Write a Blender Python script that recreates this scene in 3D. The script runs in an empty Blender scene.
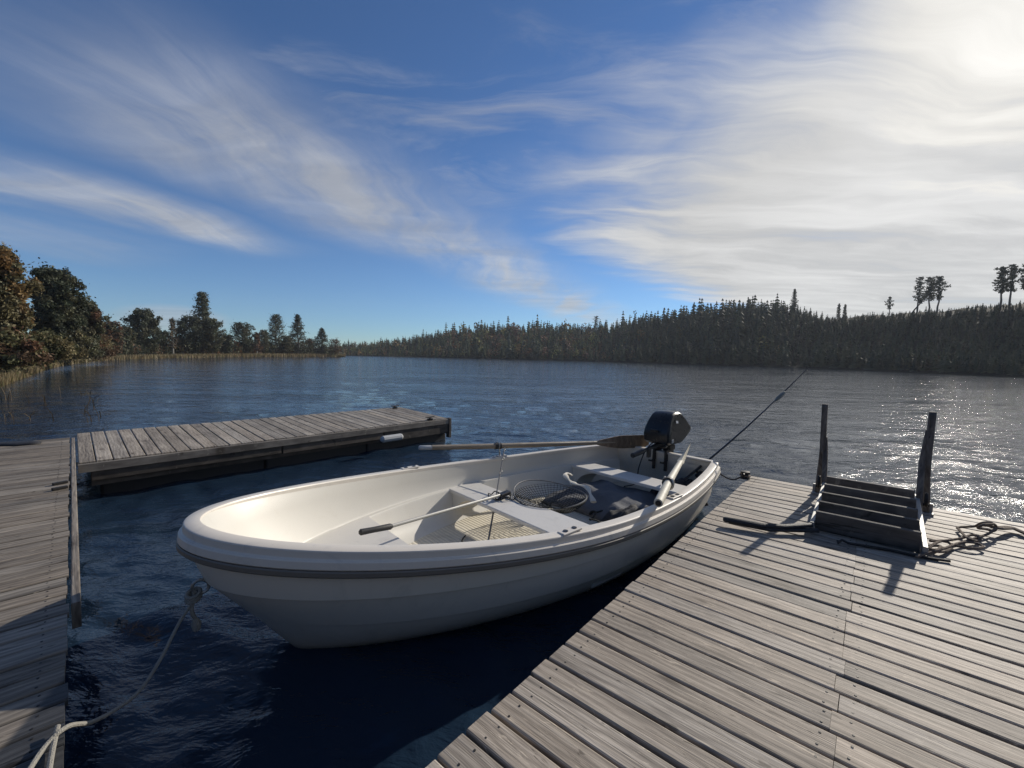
import bpy, math, random
import numpy as np
from mathutils import Vector, Matrix

random.seed(7)
rng = np.random.default_rng(11)
scene = bpy.context.scene
COL = scene.collection
R = math.radians
TAU = 2 * math.pi

# ------------------------------------------------------------------ camera model (metres, water at z = 0)
CAMZ, FPX, PITCH, ROLL = 1.68, 430.0, R(3.86), R(1.2)
DOCKZ = 0.43


def ray(x, y):
    u = (x - 512) / FPX
    v = -(y - 384) / FPX
    c, s = math.cos(ROLL), math.sin(ROLL)
    u, v = c * u - s * v, s * u + c * v
    cp, sp = math.cos(PITCH), math.sin(PITCH)
    return Vector((u, cp + v * sp, v * cp - sp))


def on_z(x, y, z):
    d = ray(x, y)
    return Vector((0, 0, CAMZ)) + d * ((z - CAMZ) / d.z)


def at_dist(x, y, dist):
    d = ray(x, y)
    return Vector((0, 0, CAMZ)) + d * (dist / math.hypot(d.x, d.y))


# ------------------------------------------------------------------ tagging
def tag(o, label=None, cat=None, group=None, kind=None):
    if label:
        o['label'] = label
    if cat:
        o['category'] = cat
    if group:
        o['group'] = group
    if kind:
        o['kind'] = kind
    return o


def empty(name, loc=(0, 0, 0), rz=0.0):
    o = bpy.data.objects.new(name, None)
    o.empty_display_size = 0.2
    COL.objects.link(o)
    o.location = loc
    o.rotation_euler = (0, 0, rz)
    return o


# ------------------------------------------------------------------ mesh builder
class MB:
    def __init__(self):
        self.v, self.f, self.wc, self.rnd = [], [], [], []

    def add(self, verts, faces, wc=None, rnd=(0.5, 0.5, 0.0)):
        b = len(self.v)
        self.v += [tuple(p) for p in verts]
        self.f += [tuple(b + i for i in f) for f in faces]
        self.wc += [tuple(p) for p in (wc if wc is not None else verts)]
        self.rnd += [rnd] * len(verts)

    def box(self, c, s, M=None, rnd=(0.5, 0.5, 0.0)):
        x, y, z = s[0] / 2, s[1] / 2, s[2] / 2
        loc = [(-x, -y, -z), (x, -y, -z), (x, y, -z), (-x, y, -z), (-x, -y, z), (x, -y, z), (x, y, z), (-x, y, z)]
        c = Vector(c)
        vs = [(M @ Vector(p) if M else Vector(p)) + c for p in loc]
        off = rnd[0] * 37.0
        wc = [(p[0] + off, p[1] + rnd[1] * 11, p[2] + off) for p in loc]
        self.add(vs, [(0, 3, 2, 1), (4, 5, 6, 7), (0, 1, 5, 4), (1, 2, 6, 5), (2, 3, 7, 6), (3, 0, 4, 7)], wc, rnd)

    def board(self, a, b, side, w, t, painted_shade=0.0, seg=1, r=0.006, up=Vector((0, 0, 1)), rnd=None):
        """board from a to b (centre of the top face), w wide along side, t thick, rounded arrises"""
        a, b, side = Vector(a), Vector(b), Vector(side).normalized()
        rnd = rnd or (random.random(), random.random(), painted_shade)
        prof = [(-w / 2 + r, 0), (w / 2 - r, 0), (w / 2 - r * .3, -r * .3), (w / 2, -r), (w / 2, -t), (-w / 2, -t), (-w / 2, -r),
                (-w / 2 + r * .3, -r * .3)]
        n = len(prof)
        L = (b - a).length
        vs, wc, fs = [], [], []
        off = rnd[0] * 61.0
        for k in range(seg + 1):
            q = a + (b - a) * (k / seg)
            for p in prof:
                vs.append(q + side * p[0] + up * p[1])
                wc.append((off + L * k / seg, p[0] + rnd[1] * 17, p[1] + off))
        for k in range(seg):
            for i in range(n):
                j = (i + 1) % n
                fs.append((k * n + i, k * n + j, (k + 1) * n + j, (k + 1) * n + i)[::-1])
        fs.append(tuple(range(n)))
        fs.append(tuple(range(seg * n, seg * n + n))[::-1])
        self.add(vs, fs, wc, rnd)

    def tube(self, pts, rad, seg=8, cap=True, rnd=(0.5, 0.5, 0.0), flat=1.0):
        pts = [Vector(p) for p in pts]
        if not hasattr(rad, '__len__'):
            rad = [rad] * len(pts)
        vs, fs, wc = [], [], []
        prev = None
        L = 0
        for i, p in enumerate(pts):
            t = (pts[min(i + 1, len(pts) - 1)] - pts[max(i - 1, 0)])
            if t.length < 1e-9:
                t = Vector((0, 0, 1))
            t.normalize()
            if prev is None:
                ref = Vector((0, 0, 1)) if abs(t.z) < .9 else Vector((1, 0, 0))
                u = t.cross(ref).normalized()
            else:
                u = (prev - t * prev.dot(t)).normalized()
            prev = u
            w = t.cross(u)
            if i:
                L += (p - pts[i - 1]).length
            for k in range(seg):
                a = TAU * k / seg
                vs.append(p + u * math.cos(a) * rad[i] + w * math.sin(a) * rad[i] * flat)
                wc.append((L, k / seg, rnd[0] * 9))
        for i in range(len(pts) - 1):
            for k in range(seg):
                j = (k + 1) % seg
                fs.append((i * seg + k, i * seg + j, (i + 1) * seg + j, (i + 1) * seg + k))
        if cap:
            fs.append(tuple(range(seg))[::-1])
            fs.append(tuple(range((len(pts) - 1) * seg, len(pts) * seg)))
        self.add(vs, fs, wc, rnd)

    def torus(self, c, ax1, ax2, r1, r2, rad, n=28, seg=6, a0=0.0, a1=TAU, bump=None):
        c, ax1, ax2 = Vector(c), Vector(ax1), Vector(ax2)
        pts = []
        for i in range(n + 1):
            a = a0 + (a1 - a0) * i / n
            p = c + ax1 * math.cos(a) * r1 + ax2 * math.sin(a) * r2
            if bump:
                p = p + Vector(bump(a))
            pts.append(p)
        self.tube(pts, rad, seg)

    def loft(self, rings, closed=False):
        n = len(rings[0])
        vs = [p for r in rings for p in r]
        fs = []
        for i in range(len(rings) - 1):
            for k in range(n if closed else n - 1):
                j = (k + 1) % n
                fs.append((i * n + k, i * n + j, (i + 1) * n + j, (i + 1) * n + k))
        self.add(vs, fs)

    def build(self, name, mat, parent=None, smooth=False, bevel=0.0, sharp=35):
        me = bpy.data.meshes.new(name)
        me.from_pydata([tuple(p) for p in self.v], [], self.f)
        a = me.attributes.new('wc', 'FLOAT_VECTOR', 'POINT')
        a.data.foreach_set('vector', np.array(self.wc, np.float32).ravel())
        a = me.attributes.new('rnd', 'FLOAT_VECTOR', 'POINT')
        a.data.foreach_set('vector', np.array(self.rnd, np.float32).ravel())
        me.materials.append(mat)
        me.validate()
        o = bpy.data.objects.new(name, me)
        COL.objects.link(o)
        if parent:
            o.parent = parent
        if smooth:
            me.polygons.foreach_set('use_smooth', [True] * len(me.polygons))
            me.set_sharp_from_angle(angle=R(sharp))
        if bevel:
            m = o.modifiers.new('bevel', 'BEVEL')
            m.width = bevel
            m.segments = 2
            m.limit_method = 'ANGLE'
        return o


def array_mesh(name, V, F, tint, mat, parent=None, smooth=False):
    """mesh from numpy arrays; F is (n,3) or (n,4); tint is per-vertex rgb"""
    V = np.asarray(V, np.float32)
    F = np.asarray(F, np.int32)
    me = bpy.data.meshes.new(name)
    k = F.shape[1]
    me.vertices.add(len(V))
    me.vertices.foreach_set('co', V.ravel())
    me.loops.add(F.size)
    me.loops.foreach_set('vertex_index', F.ravel())
    me.polygons.add(len(F))
    me.polygons.foreach_set('loop_start', np.arange(0, F.size, k, dtype=np.int32))
    me.update(calc_edges=True)
    if tint is not None:
        a = me.attributes.new('tint', 'FLOAT_COLOR', 'POINT')
        c = np.ones((len(V), 4), np.float32)
        c[:, :3] = tint
        a.data.foreach_set('color', c.ravel())
    if smooth:
        me.polygons.foreach_set('use_smooth', [True] * len(F))
    me.materials.append(mat)
    o = bpy.data.objects.new(name, me)
    COL.objects.link(o)
    if parent:
        o.parent = parent
    return o


# ------------------------------------------------------------------ materials
def new_mat(name):
    m = bpy.data.materials.new(name)
    m.use_nodes = True
    nt = m.node_tree
    b = nt.nodes['Principled BSDF']
    return m, nt, b


def N(nt, kind, **kw):
    n = nt.nodes.new(kind)
    for k, v in kw.items():
        if k.startswith('i_'):
            n.inputs[k[2:].replace('_', ' ')].default_value = v
        else:
            setattr(n, k, v)
    return n


def math_n(nt, op, a, b=None, c=None, clamp=False):
    n = nt.nodes.new('ShaderNodeMath')
    n.operation = op
    n.use_clamp = clamp
    for i, x in enumerate((a, b, c)):
        if x is None:
            continue
        if isinstance(x, (int, float)):
            n.inputs[i].default_value = x
        else:
            nt.links.new(x, n.inputs[i])
    return n.outputs[0]


def smooth_n(nt, x, lo, hi, t0=0.0, t1=1.0):
    n = nt.nodes.new('ShaderNodeMapRange')
    n.interpolation_type = 'SMOOTHSTEP'
    nt.links.new(x, n.inputs['Value'])
    n.inputs['From Min'].default_value = lo
    n.inputs['From Max'].default_value = hi
    n.inputs['To Min'].default_value = t0
    n.inputs['To Max'].default_value = t1
    return n.outputs[0]


def mix_rgb(nt, fac, a, b, mode='MIX'):
    n = nt.nodes.new('ShaderNodeMix')
    n.data_type = 'RGBA'
    n.blend_type = mode
    for sock, x in ((n.inputs[0], fac), (n.inputs[6], a), (n.inputs[7], b)):
        if isinstance(x, (int, float)):
            sock.default_value = x
        elif isinstance(x, (tuple, list)):
            sock.default_value = (*x[:3], 1)
        else:
            nt.links.new(x, sock)
    return n.outputs[2]


def mapped(nt, vec, scale, loc=(0, 0, 0), rot=(0, 0, 0)):
    n = nt.nodes.new('ShaderNodeMapping')
    n.inputs['Scale'].default_value = scale
    n.inputs['Location'].default_value = loc
    n.inputs['Rotation'].default_value = rot
    nt.links.new(vec, n.inputs['Vector'])
    return n.outputs[0]


def noise(nt, vec, scale, detail=4, rough=.55, dist=0.0):
    n = nt.nodes.new('ShaderNodeTexNoise')
    n.inputs['Scale'].default_value = scale
    n.inputs['Detail'].default_value = detail
    n.inputs['Roughness'].default_value = rough
    n.inputs['Distortion'].default_value = dist
    if vec is not None:
        nt.links.new(vec, n.inputs['Vector'])
    return n.outputs['Fac']


def ramp(nt, fac, stops):
    n = nt.nodes.new('ShaderNodeValToRGB')
    e = n.color_ramp.elements
    e[0].position, e[0].color = stops[0][0], (*stops[0][1], 1)
    e[1].position, e[1].color = stops[-1][0], (*stops[-1][1], 1)
    for p, c in stops[1:-1]:
        x = e.new(p)
        x.color = (*c, 1)
    nt.links.new(fac, n.inputs[0])
    return n.outputs[0]


def bump(nt, height, strength, dist=0.01, normal=None):
    n = nt.nodes.new('ShaderNodeBump')
    n.inputs['Strength'].default_value = strength
    n.inputs['Distance'].default_value = dist
    nt.links.new(height, n.inputs['Height'])
    if normal is not None:
        nt.links.new(normal, n.inputs['Normal'])
    return n.outputs[0]


def wood_material(name, dark, mid, light, rough=.72, shade_line=None, gloss=.35):
    m, nt, b = new_mat(name)
    L = nt.links
    wc = N(nt, 'ShaderNodeAttribute', attribute_name='wc').outputs['Vector']
    rv = N(nt, 'ShaderNodeAttribute', attribute_name='rnd').outputs['Vector']
    sep = nt.nodes.new('ShaderNodeSeparateXYZ')
    L.new(rv, sep.inputs[0])
    # knots bend the grain
    kn = nt.nodes.new('ShaderNodeTexVoronoi')
    kn.inputs['Scale'].default_value = 1.0
    L.new(mapped(nt, wc, (2.4, 7.5, 1.0)), kn.inputs['Vector'])
    knot = smooth_n(nt, kn.outputs['Distance'], .05, .17, 1.0, 0.0)
    ring = smooth_n(nt, kn.outputs['Distance'], .05, .45, 1.0, 0.0)
    g1 = noise(nt, mapped(nt, wc, (1.1, 26, 5)), 1.0, 5, .62, .9)
    g2 = noise(nt, mapped(nt, wc, (5.0, 150, 20)), 1.0, 3, .6, .3)
    blot = noise(nt, mapped(nt, wc, (1.6, 5, 1)), 1.0, 4, .6, .6)
    wave = nt.nodes.new('ShaderNodeTexWave')
    wave.wave_type = 'BANDS'
    wave.bands_direction = 'Y'
    wave.inputs['Scale'].default_value = 9.0
    wave.inputs['Distortion'].default_value = 7.0
    wave.inputs['Detail'].default_value = 2.0
    wave.inputs['Detail Scale'].default_value = .8
    L.new(mapped(nt, wc, (.55, 1.0, 1.0)), wave.inputs['Vector'])
    t = math_n(nt, 'MULTIPLY', g1, .52)
    t = math_n(nt, 'MULTIPLY_ADD', g2, .48, t)
    t = math_n(nt, 'MULTIPLY_ADD', math_n(nt, 'SUBTRACT', wave.outputs['Fac'], .5), .16, t)
    t = math_n(nt, 'MULTIPLY_ADD', math_n(nt, 'SUBTRACT', blot, .5), .7, t)
    t = math_n(nt, 'MULTIPLY_ADD', ring, -.10, t)
    col = ramp(nt, t, [(.24, dark), (.50, mid), (.76, light)])
    col = mix_rgb(nt, math_n(nt, 'MULTIPLY', knot, .75), col, (dark[0] * .5, dark[1] * .42, dark[2] * .35))
    # pale worn fibres and dark cracks
    crack = smooth_n(nt, noise(nt, mapped(nt, wc, (.9, 60, 9), (3, 1, 2)), 1.0, 4, .7, .4), .30, .37, 1.0, 0.0)
    col = mix_rgb(nt, math_n(nt, 'MULTIPLY', crack, .8), col, (dark[0] * .35, dark[1] * .33, dark[2] * .3))
    fleck = smooth_n(nt, noise(nt, mapped(nt, wc, (11, 48, 5), (2, 7, 1)), 1.0, 4, .7, .6), .60, .70)
    col = mix_rgb(nt, math_n(nt, 'MULTIPLY', fleck, .75), col, (light[0] * 1.2, light[1] * 1.18, light[2] * 1.12))
    spot = smooth_n(nt, noise(nt, mapped(nt, wc, (7, 30, 5), (5, 3, 8)), 1.0, 3, .6, .5), .30, .36, 1.0, 0.0)
    col = mix_rgb(nt, math_n(nt, 'MULTIPLY', spot, .75), col, (dark[0] * .6, dark[1] * .57, dark[2] * .52))
    chafe = smooth_n(nt, noise(nt, mapped(nt, wc, (3.2, 22, 3), (9, 4, 2)), 1.0, 5, .7, .8), .60, .72)
    col = mix_rgb(nt, math_n(nt, 'MULTIPLY', chafe, .45), col, (light[0] * 1.35, light[1] * 1.32, light[2] * 1.25))
    # every board its own tone
    tone = math_n(nt, 'MULTIPLY_ADD', sep.outputs[0], .40, .78)
    col = mix_rgb(nt, 1.0, col, tone, 'MULTIPLY')
    warm = mix_rgb(nt, sep.outputs[1], (1.04, 1.0, .94), (.97, 1.0, 1.03))
    col = mix_rgb(nt, .8, col, warm, 'MULTIPLY')
    rgh = math_n(nt, 'MULTIPLY_ADD', g1, .22, rough - .12)
    if shade_line:
        (px, py), (dx, dy) = shade_line
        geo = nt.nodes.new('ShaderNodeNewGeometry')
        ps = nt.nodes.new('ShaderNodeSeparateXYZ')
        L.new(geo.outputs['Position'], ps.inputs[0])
        # signed distance across the edge of the shade painted into the boards
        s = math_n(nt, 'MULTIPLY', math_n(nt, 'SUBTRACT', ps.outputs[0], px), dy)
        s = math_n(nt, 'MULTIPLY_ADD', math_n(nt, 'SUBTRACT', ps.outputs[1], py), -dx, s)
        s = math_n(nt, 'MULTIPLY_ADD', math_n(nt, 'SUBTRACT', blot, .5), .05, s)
        painted_shade = smooth_n(nt, s, -.01, .02)
        col = mix_rgb(nt, painted_shade, col, mix_rgb(nt, 1.0, col, (.24, .28, .35), 'MULTIPLY'))
        rgh = math_n(nt, 'MULTIPLY_ADD', painted_shade, -.2, rgh)
    L.new(col, b.inputs['Base Color'])
    L.new(rgh, b.inputs['Roughness'])
    b.inputs['Specular IOR Level'].default_value = gloss
    h = math_n(nt, 'MULTIPLY_ADD', g2, .6, math_n(nt, 'MULTIPLY', g1, .9))
    h = math_n(nt, 'MULTIPLY_ADD', crack, -.7, h)
    L.new(bump(nt, h, .55, .006), b.inputs['Normal'])
    return m


def plain(name, col, rough=.5, metal=0.0, var=.12, scale=6.0, bmp=0.0, bscale=60.0, spec=.5, dirt=None, coat=0.0):
    m, nt, b = new_mat(name)
    tc = nt.nodes.new('ShaderNodeTexCoord').outputs['Object']
    n1 = noise(nt, tc, scale, 6, .6, .3)
    c = mix_rgb(nt, n1, tuple(x * (1 - var) for x in col), tuple(min(1, x * (1 + var)) for x in col))
    if dirt:
        dcol, amount = dirt
        d = smooth_n(nt, noise(nt, tc, scale * 1.7, 7, .7, .8), .52, .72)
        c = mix_rgb(nt, math_n(nt, 'MULTIPLY', d, amount), c, dcol)
    nt.links.new(c, b.inputs['Base Color'])
    r = math_n(nt, 'MULTIPLY_ADD', noise(nt, tc, scale * 3, 4), .25, max(rough - .12, .02))
    nt.links.new(r, b.inputs['Roughness'])
    b.inputs['Metallic'].default_value = metal
    b.inputs['Specular IOR Level'].default_value = spec
    b.inputs['Coat Weight'].default_value = coat
    if bmp:
        nt.links.new(bump(nt, noise(nt, tc, bscale, 4, .6), bmp, .01), b.inputs['Normal'])
    return m


def leaf_material(name, trans=.3, rough=.6):
    m, nt, b = new_mat(name)
    at = N(nt, 'ShaderNodeAttribute', attribute_name='tint').outputs['Color']
    nt.links.new(at, b.inputs['Base Color'])
    b.inputs['Roughness'].default_value = rough
    b.inputs['Specular IOR Level'].default_value = .25
    tr = nt.nodes.new('ShaderNodeBsdfTranslucent')
    nt.links.new(at, tr.inputs['Color'])
    mx = nt.nodes.new('ShaderNodeMixShader')
    mx.inputs[0].default_value = trans
    out = nt.nodes['Material Output']
    nt.links.new(b.outputs[0], mx.inputs[1])
    nt.links.new(tr.outputs[0], mx.inputs[2])
    nt.links.new(mx.outputs[0], out.inputs['Surface'])
    return m


M = {}
M['dock'] = wood_material('weathered_dock_boards', (.145, .12, .095), (.305, .258, .208), (.49, .425, .35), rough=.68, gloss=.4)
M['pier'] = wood_material('weathered_pier_boards', (.08, .068, .055), (.19, .163, .134), (.32, .28, .23), shade_line=(tuple(on_z(0, 745, DOCKZ).xy), tuple((on_z(68, 672, DOCKZ) - on_z(0, 745, DOCKZ)).normalized().xy)))  # foreground shade is painted into the colour of the near boards
M['pontoon'] = wood_material('weathered_pontoon_boards', (.13, .11, .09), (.27, .235, .195), (.42, .375, .315))
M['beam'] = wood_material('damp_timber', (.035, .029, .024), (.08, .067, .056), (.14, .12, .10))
M['trim'] = wood_material('grey_timber_trim', (.11, .096, .083), (.22, .195, .168), (.34, .31, .27))
M['tarwood'] = wood_material('dark_stained_timber', (.055, .049, .043), (.125, .113, .10), (.21, .19, .17), .75)
M['oar'] = wood_material('worn_oar_wood', (.16, .125, .09), (.30, .24, .175), (.44, .37, .29), .5)
M['oarblade'] = wood_material('dark_oar_blade_wood', (.10, .07, .045), (.18, .13, .09), (.27, .20, .14), .5)
M['oarpale'] = plain('pale_painted_oar', (.52, .49, .40), .6, var=.2, scale=14, dirt=((.24, .21, .16), .7))
M['gel'] = plain('aged_white_gelcoat', (.80, .725, .61), .36, var=.03, scale=2.5, dirt=((.50, .47, .40), .28), spec=.5)
M['liner'] = plain('cream_boat_liner', (.60, .575, .515), .45, var=.03, scale=3, dirt=((.52, .48, .40), .30))
M['gun'] = plain('grey_white_gunwale', (.65, .60, .525), .40, var=.05, scale=5, dirt=((.36, .36, .35), .35))
M['rub'] = plain('dark_grey_rubbing_strip', (.165, .148, .125), .5, var=.15, scale=9)
M['seat'] = plain('pale_grey_thwart', (.63, .605, .56), .45, var=.05, scale=4, dirt=((.36, .35, .33), .35), bmp=.08, bscale=220)
M['black'] = plain('black_plastic', (.012, .013, .016), .36, var=.2, scale=12)
M['cowl'] = plain('glossy_black_cowling', (.008, .009, .012), .30, var=.15, scale=8, spec=.45)
M['rubber'] = plain('black_rubber', (.02, .02, .021), .6, var=.2, scale=20, bmp=.2, bscale=150)
M['alu'] = plain('brushed_aluminium', (.36, .355, .335), .55, 0.6, var=.08, scale=20)
M['steel'] = plain('galvanised_steel', (.35, .35, .34), .45, 0.8, var=.15, scale=30)
M['carbon'] = plain('graphite_rod', (.018, .018, .022), .3, var=.2, scale=30)
M['greyrod'] = plain('grey_rod', (.12, .12, .12), .35, var=.2, scale=30)
M['netmat'] = plain('dark_knotted_net', (.016, .018, .017), .85, var=.3, scale=50)
M['white'] = plain('white_decal', (.75, .75, .74), .4, var=.03)
M['ropew'] = plain('pale_braided_rope', (.35, .33, .285), .9, var=.25, scale=60, bmp=.9, bscale=240)
M['ropeb'] = plain('brown_old_rope', (.19, .145, .11), .9, var=.3, scale=60, bmp=.9, bscale=240)
M['cleatm'] = plain('dark_iron', (.03, .028, .027), .55, .5, var=.3, scale=25)
M['bagm'] = plain('dark_grey_canvas', (.11, .112, .12), .85, var=.25, scale=9, bmp=.5, bscale=40)
M['bagd'] = plain('near_black_canvas', (.03, .03, .032), .85, var=.25, scale=9, bmp=.5, bscale=40)
M['cloth'] = plain('off_white_cloth', (.62, .58, .50), .9, var=.15, scale=20, bmp=.4, bscale=80)
M['foam'] = plain('grey_float_block', (.42, .43, .43), .7, var=.15, scale=10)
M['lure'] = plain('grey_green_lure', (.16, .17, .15), .3, var=.3, scale=60)
M['leaf'] = leaf_material('foliage')
M['needle'] = leaf_material('conifer_foliage', .06, .8)
M['bark'] = plain('tree_bark', (.10, .08, .065), .9, var=.4, scale=8, bmp=.5, bscale=20)
M['birchbark'] = plain('birch_bark', (.24, .23, .21), .8, var=.4, scale=5)
M['grass'] = leaf_material('dry_reed', .35)


def ribbed_floor():
    m, nt, b = new_mat('ribbed_cream_floor')
    tc = nt.nodes.new('ShaderNodeTexCoord').outputs['Object']
    w = nt.nodes.new('ShaderNodeTexWave')
    w.bands_direction = 'X'
    w.inputs['Scale'].default_value = 9.0
    w.inputs['Distortion'].default_value = 1.4
    w.inputs['Detail'].default_value = 1.0
    nt.links.new(tc, w.inputs['Vector'])
    d = smooth_n(nt, noise(nt, tc, 5, 7, .7, .6), .45, .75)
    line = smooth_n(nt, w.outputs['Fac'], .0, .22, 1.0, 0.0)
    c = mix_rgb(nt, math_n(nt, 'MULTIPLY', d, .55), (.66, .61, .50), (.36, .32, .25))
    c = mix_rgb(nt, math_n(nt, 'MULTIPLY', line, .5), c, (.30, .27, .21))
    nt.links.new(c, b.inputs['Base Color'])
    b.inputs['Roughness'].default_value = .55
    nt.links.new(bump(nt, w.outputs['Fac'], .5, .006), b.inputs['Normal'])
    return m


M['floor'] = ribbed_floor()


def water_material():
    m, nt, b = new_mat('lake_water')
    L = nt.links
    b.inputs['Base Color'].default_value = (.012, .026, .048, 1)
    b.inputs['Roughness'].default_value = .04
    b.inputs['IOR'].default_value = 1.333
    geo = nt.nodes.new('ShaderNodeNewGeometry').outputs['Position']
    n0 = noise(nt, mapped(nt, geo, (.45, .75, 1), rot=(0, 0, R(-10))), 1.0, 4, .6, .4)
    n1 = noise(nt, mapped(nt, geo, (1.7, 2.9, 1), rot=(0, 0, R(-16))), 1.0, 4, .6, .5)
    n2 = noise(nt, mapped(nt, geo, (5.0, 8.5, 1), rot=(0, 0, R(9))), 1.0, 4, .6, .6)
    n3 = noise(nt, mapped(nt, geo, (14, 28, 1), rot=(0, 0, R(-30))), 1.0, 3, .6, .4)
    gust = noise(nt, mapped(nt, geo, (.09, .26, 1)), 1.0, 5, .65)
    h = math_n(nt, 'MULTIPLY', n1, .038)
    h = math_n(nt, 'MULTIPLY_ADD', n0, .065, h)
    h = math_n(nt, 'MULTIPLY_ADD', n2, .0185, h)
    h = math_n(nt, 'MULTIPLY_ADD', n3, .0050, h)
    h = math_n(nt, 'MULTIPLY', h, smooth_n(nt, gust, .34, .66, .55, 1.25))
    L.new(bump(nt, h, 1.0, 1.0), b.inputs['Normal'])
    return m


M['water'] = water_material()


def ground_material(name, a, c, scale):
    m, nt, b = new_mat(name)
    geo = nt.nodes.new('ShaderNodeNewGeometry').outputs['Position']
    n1 = noise(nt, geo, scale, 7, .65, .4)
    nt.links.new(ramp(nt, n1, [(.3, a), (.7, c)]), b.inputs['Base Color'])
    b.inputs['Roughness'].default_value = .95
    b.inputs['Specular IOR Level'].default_value = .1
    nt.links.new(bump(nt, n1, .8, .3), b.inputs['Normal'])
    return m


M['marsh'] = ground_material('marsh_ground', (.05, .045, .02), (.13, .105, .05), .5)
M['hill'] = ground_material('hill_ground', (.014, .016, .011), (.034, .033, .021), .25)
M['bed'] = ground_material('lake_bed', (.01, .01, .008), (.02, .018, .014), .5)

def hull_wear():
    m = M['gel']
    nt = m.node_tree
    b = nt.nodes['Principled BSDF']
    src = b.inputs['Base Color'].links[0].from_socket
    tc = nt.nodes.new('ShaderNodeTexCoord').outputs['Object']
    sp = nt.nodes.new('ShaderNodeSeparateXYZ')
    nt.links.new(tc, sp.inputs[0])
    n1 = noise(nt, mapped(nt, tc, (3, 3, 9)), 1.0, 6, .65, .5)
    z = math_n(nt, 'MULTIPLY_ADD', math_n(nt, 'SUBTRACT', n1, .5), .10, sp.outputs[2])
    scum = smooth_n(nt, z, .085, .005)
    c = mix_rgb(nt, math_n(nt, 'MULTIPLY', scum, .62), src, (.20, .185, .11))
    sc = smooth_n(nt, noise(nt, mapped(nt, tc, (1.6, 1.6, 42), rot=(.04, .05, 0)), 1.0, 5, .7, .3), .67, .71)
    lo = smooth_n(nt, noise(nt, tc, 1.7, 2), .5, .6)
    c = mix_rgb(nt, math_n(nt, 'MULTIPLY', math_n(nt, 'MULTIPLY', sc, lo), .6), c, (.26, .235, .20))
    streak = smooth_n(nt, noise(nt, mapped(nt, tc, (9, 9, .7)), 1.0, 5, .65, .2), .55, .80)
    c = mix_rgb(nt, math_n(nt, 'MULTIPLY', streak, .22), c, (.36, .32, .25))
    nt.links.new(c, b.inputs['Base Color'])


hull_wear()

# ------------------------------------------------------------------ camera, sky, sun
cam = bpy.data.cameras.new('camera')
cam.sensor_width = 36
cam.lens = 36 * FPX / 1024
cam.clip_start = .05
cam.clip_end = 5000
co = bpy.data.objects.new('camera', cam)
COL.objects.link(co)
co.matrix_world = Matrix.Translation((0, 0, CAMZ)) @ Matrix.Rotation(math.pi / 2 - PITCH, 4, 'X') @ Matrix.Rotation(ROLL, 4, 'Z')
scene.camera = co

SUN_AZ, SUN_EL = R(48.3), R(26.0)
sund = Vector((math.sin(SUN_AZ) * math.cos(SUN_EL), math.cos(SUN_AZ) * math.cos(SUN_EL), math.sin(SUN_EL)))
sl = bpy.data.lights.new('sun', 'SUN')
sl.energy = 3.2
sl.angle = R(.53)
sl.color = (1.0, .93, .82)
so = bpy.data.objects.new('sun', sl)
COL.objects.link(so)
so.rotation_euler = (-sund).to_track_quat('-Z', 'Y').to_euler()


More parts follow.
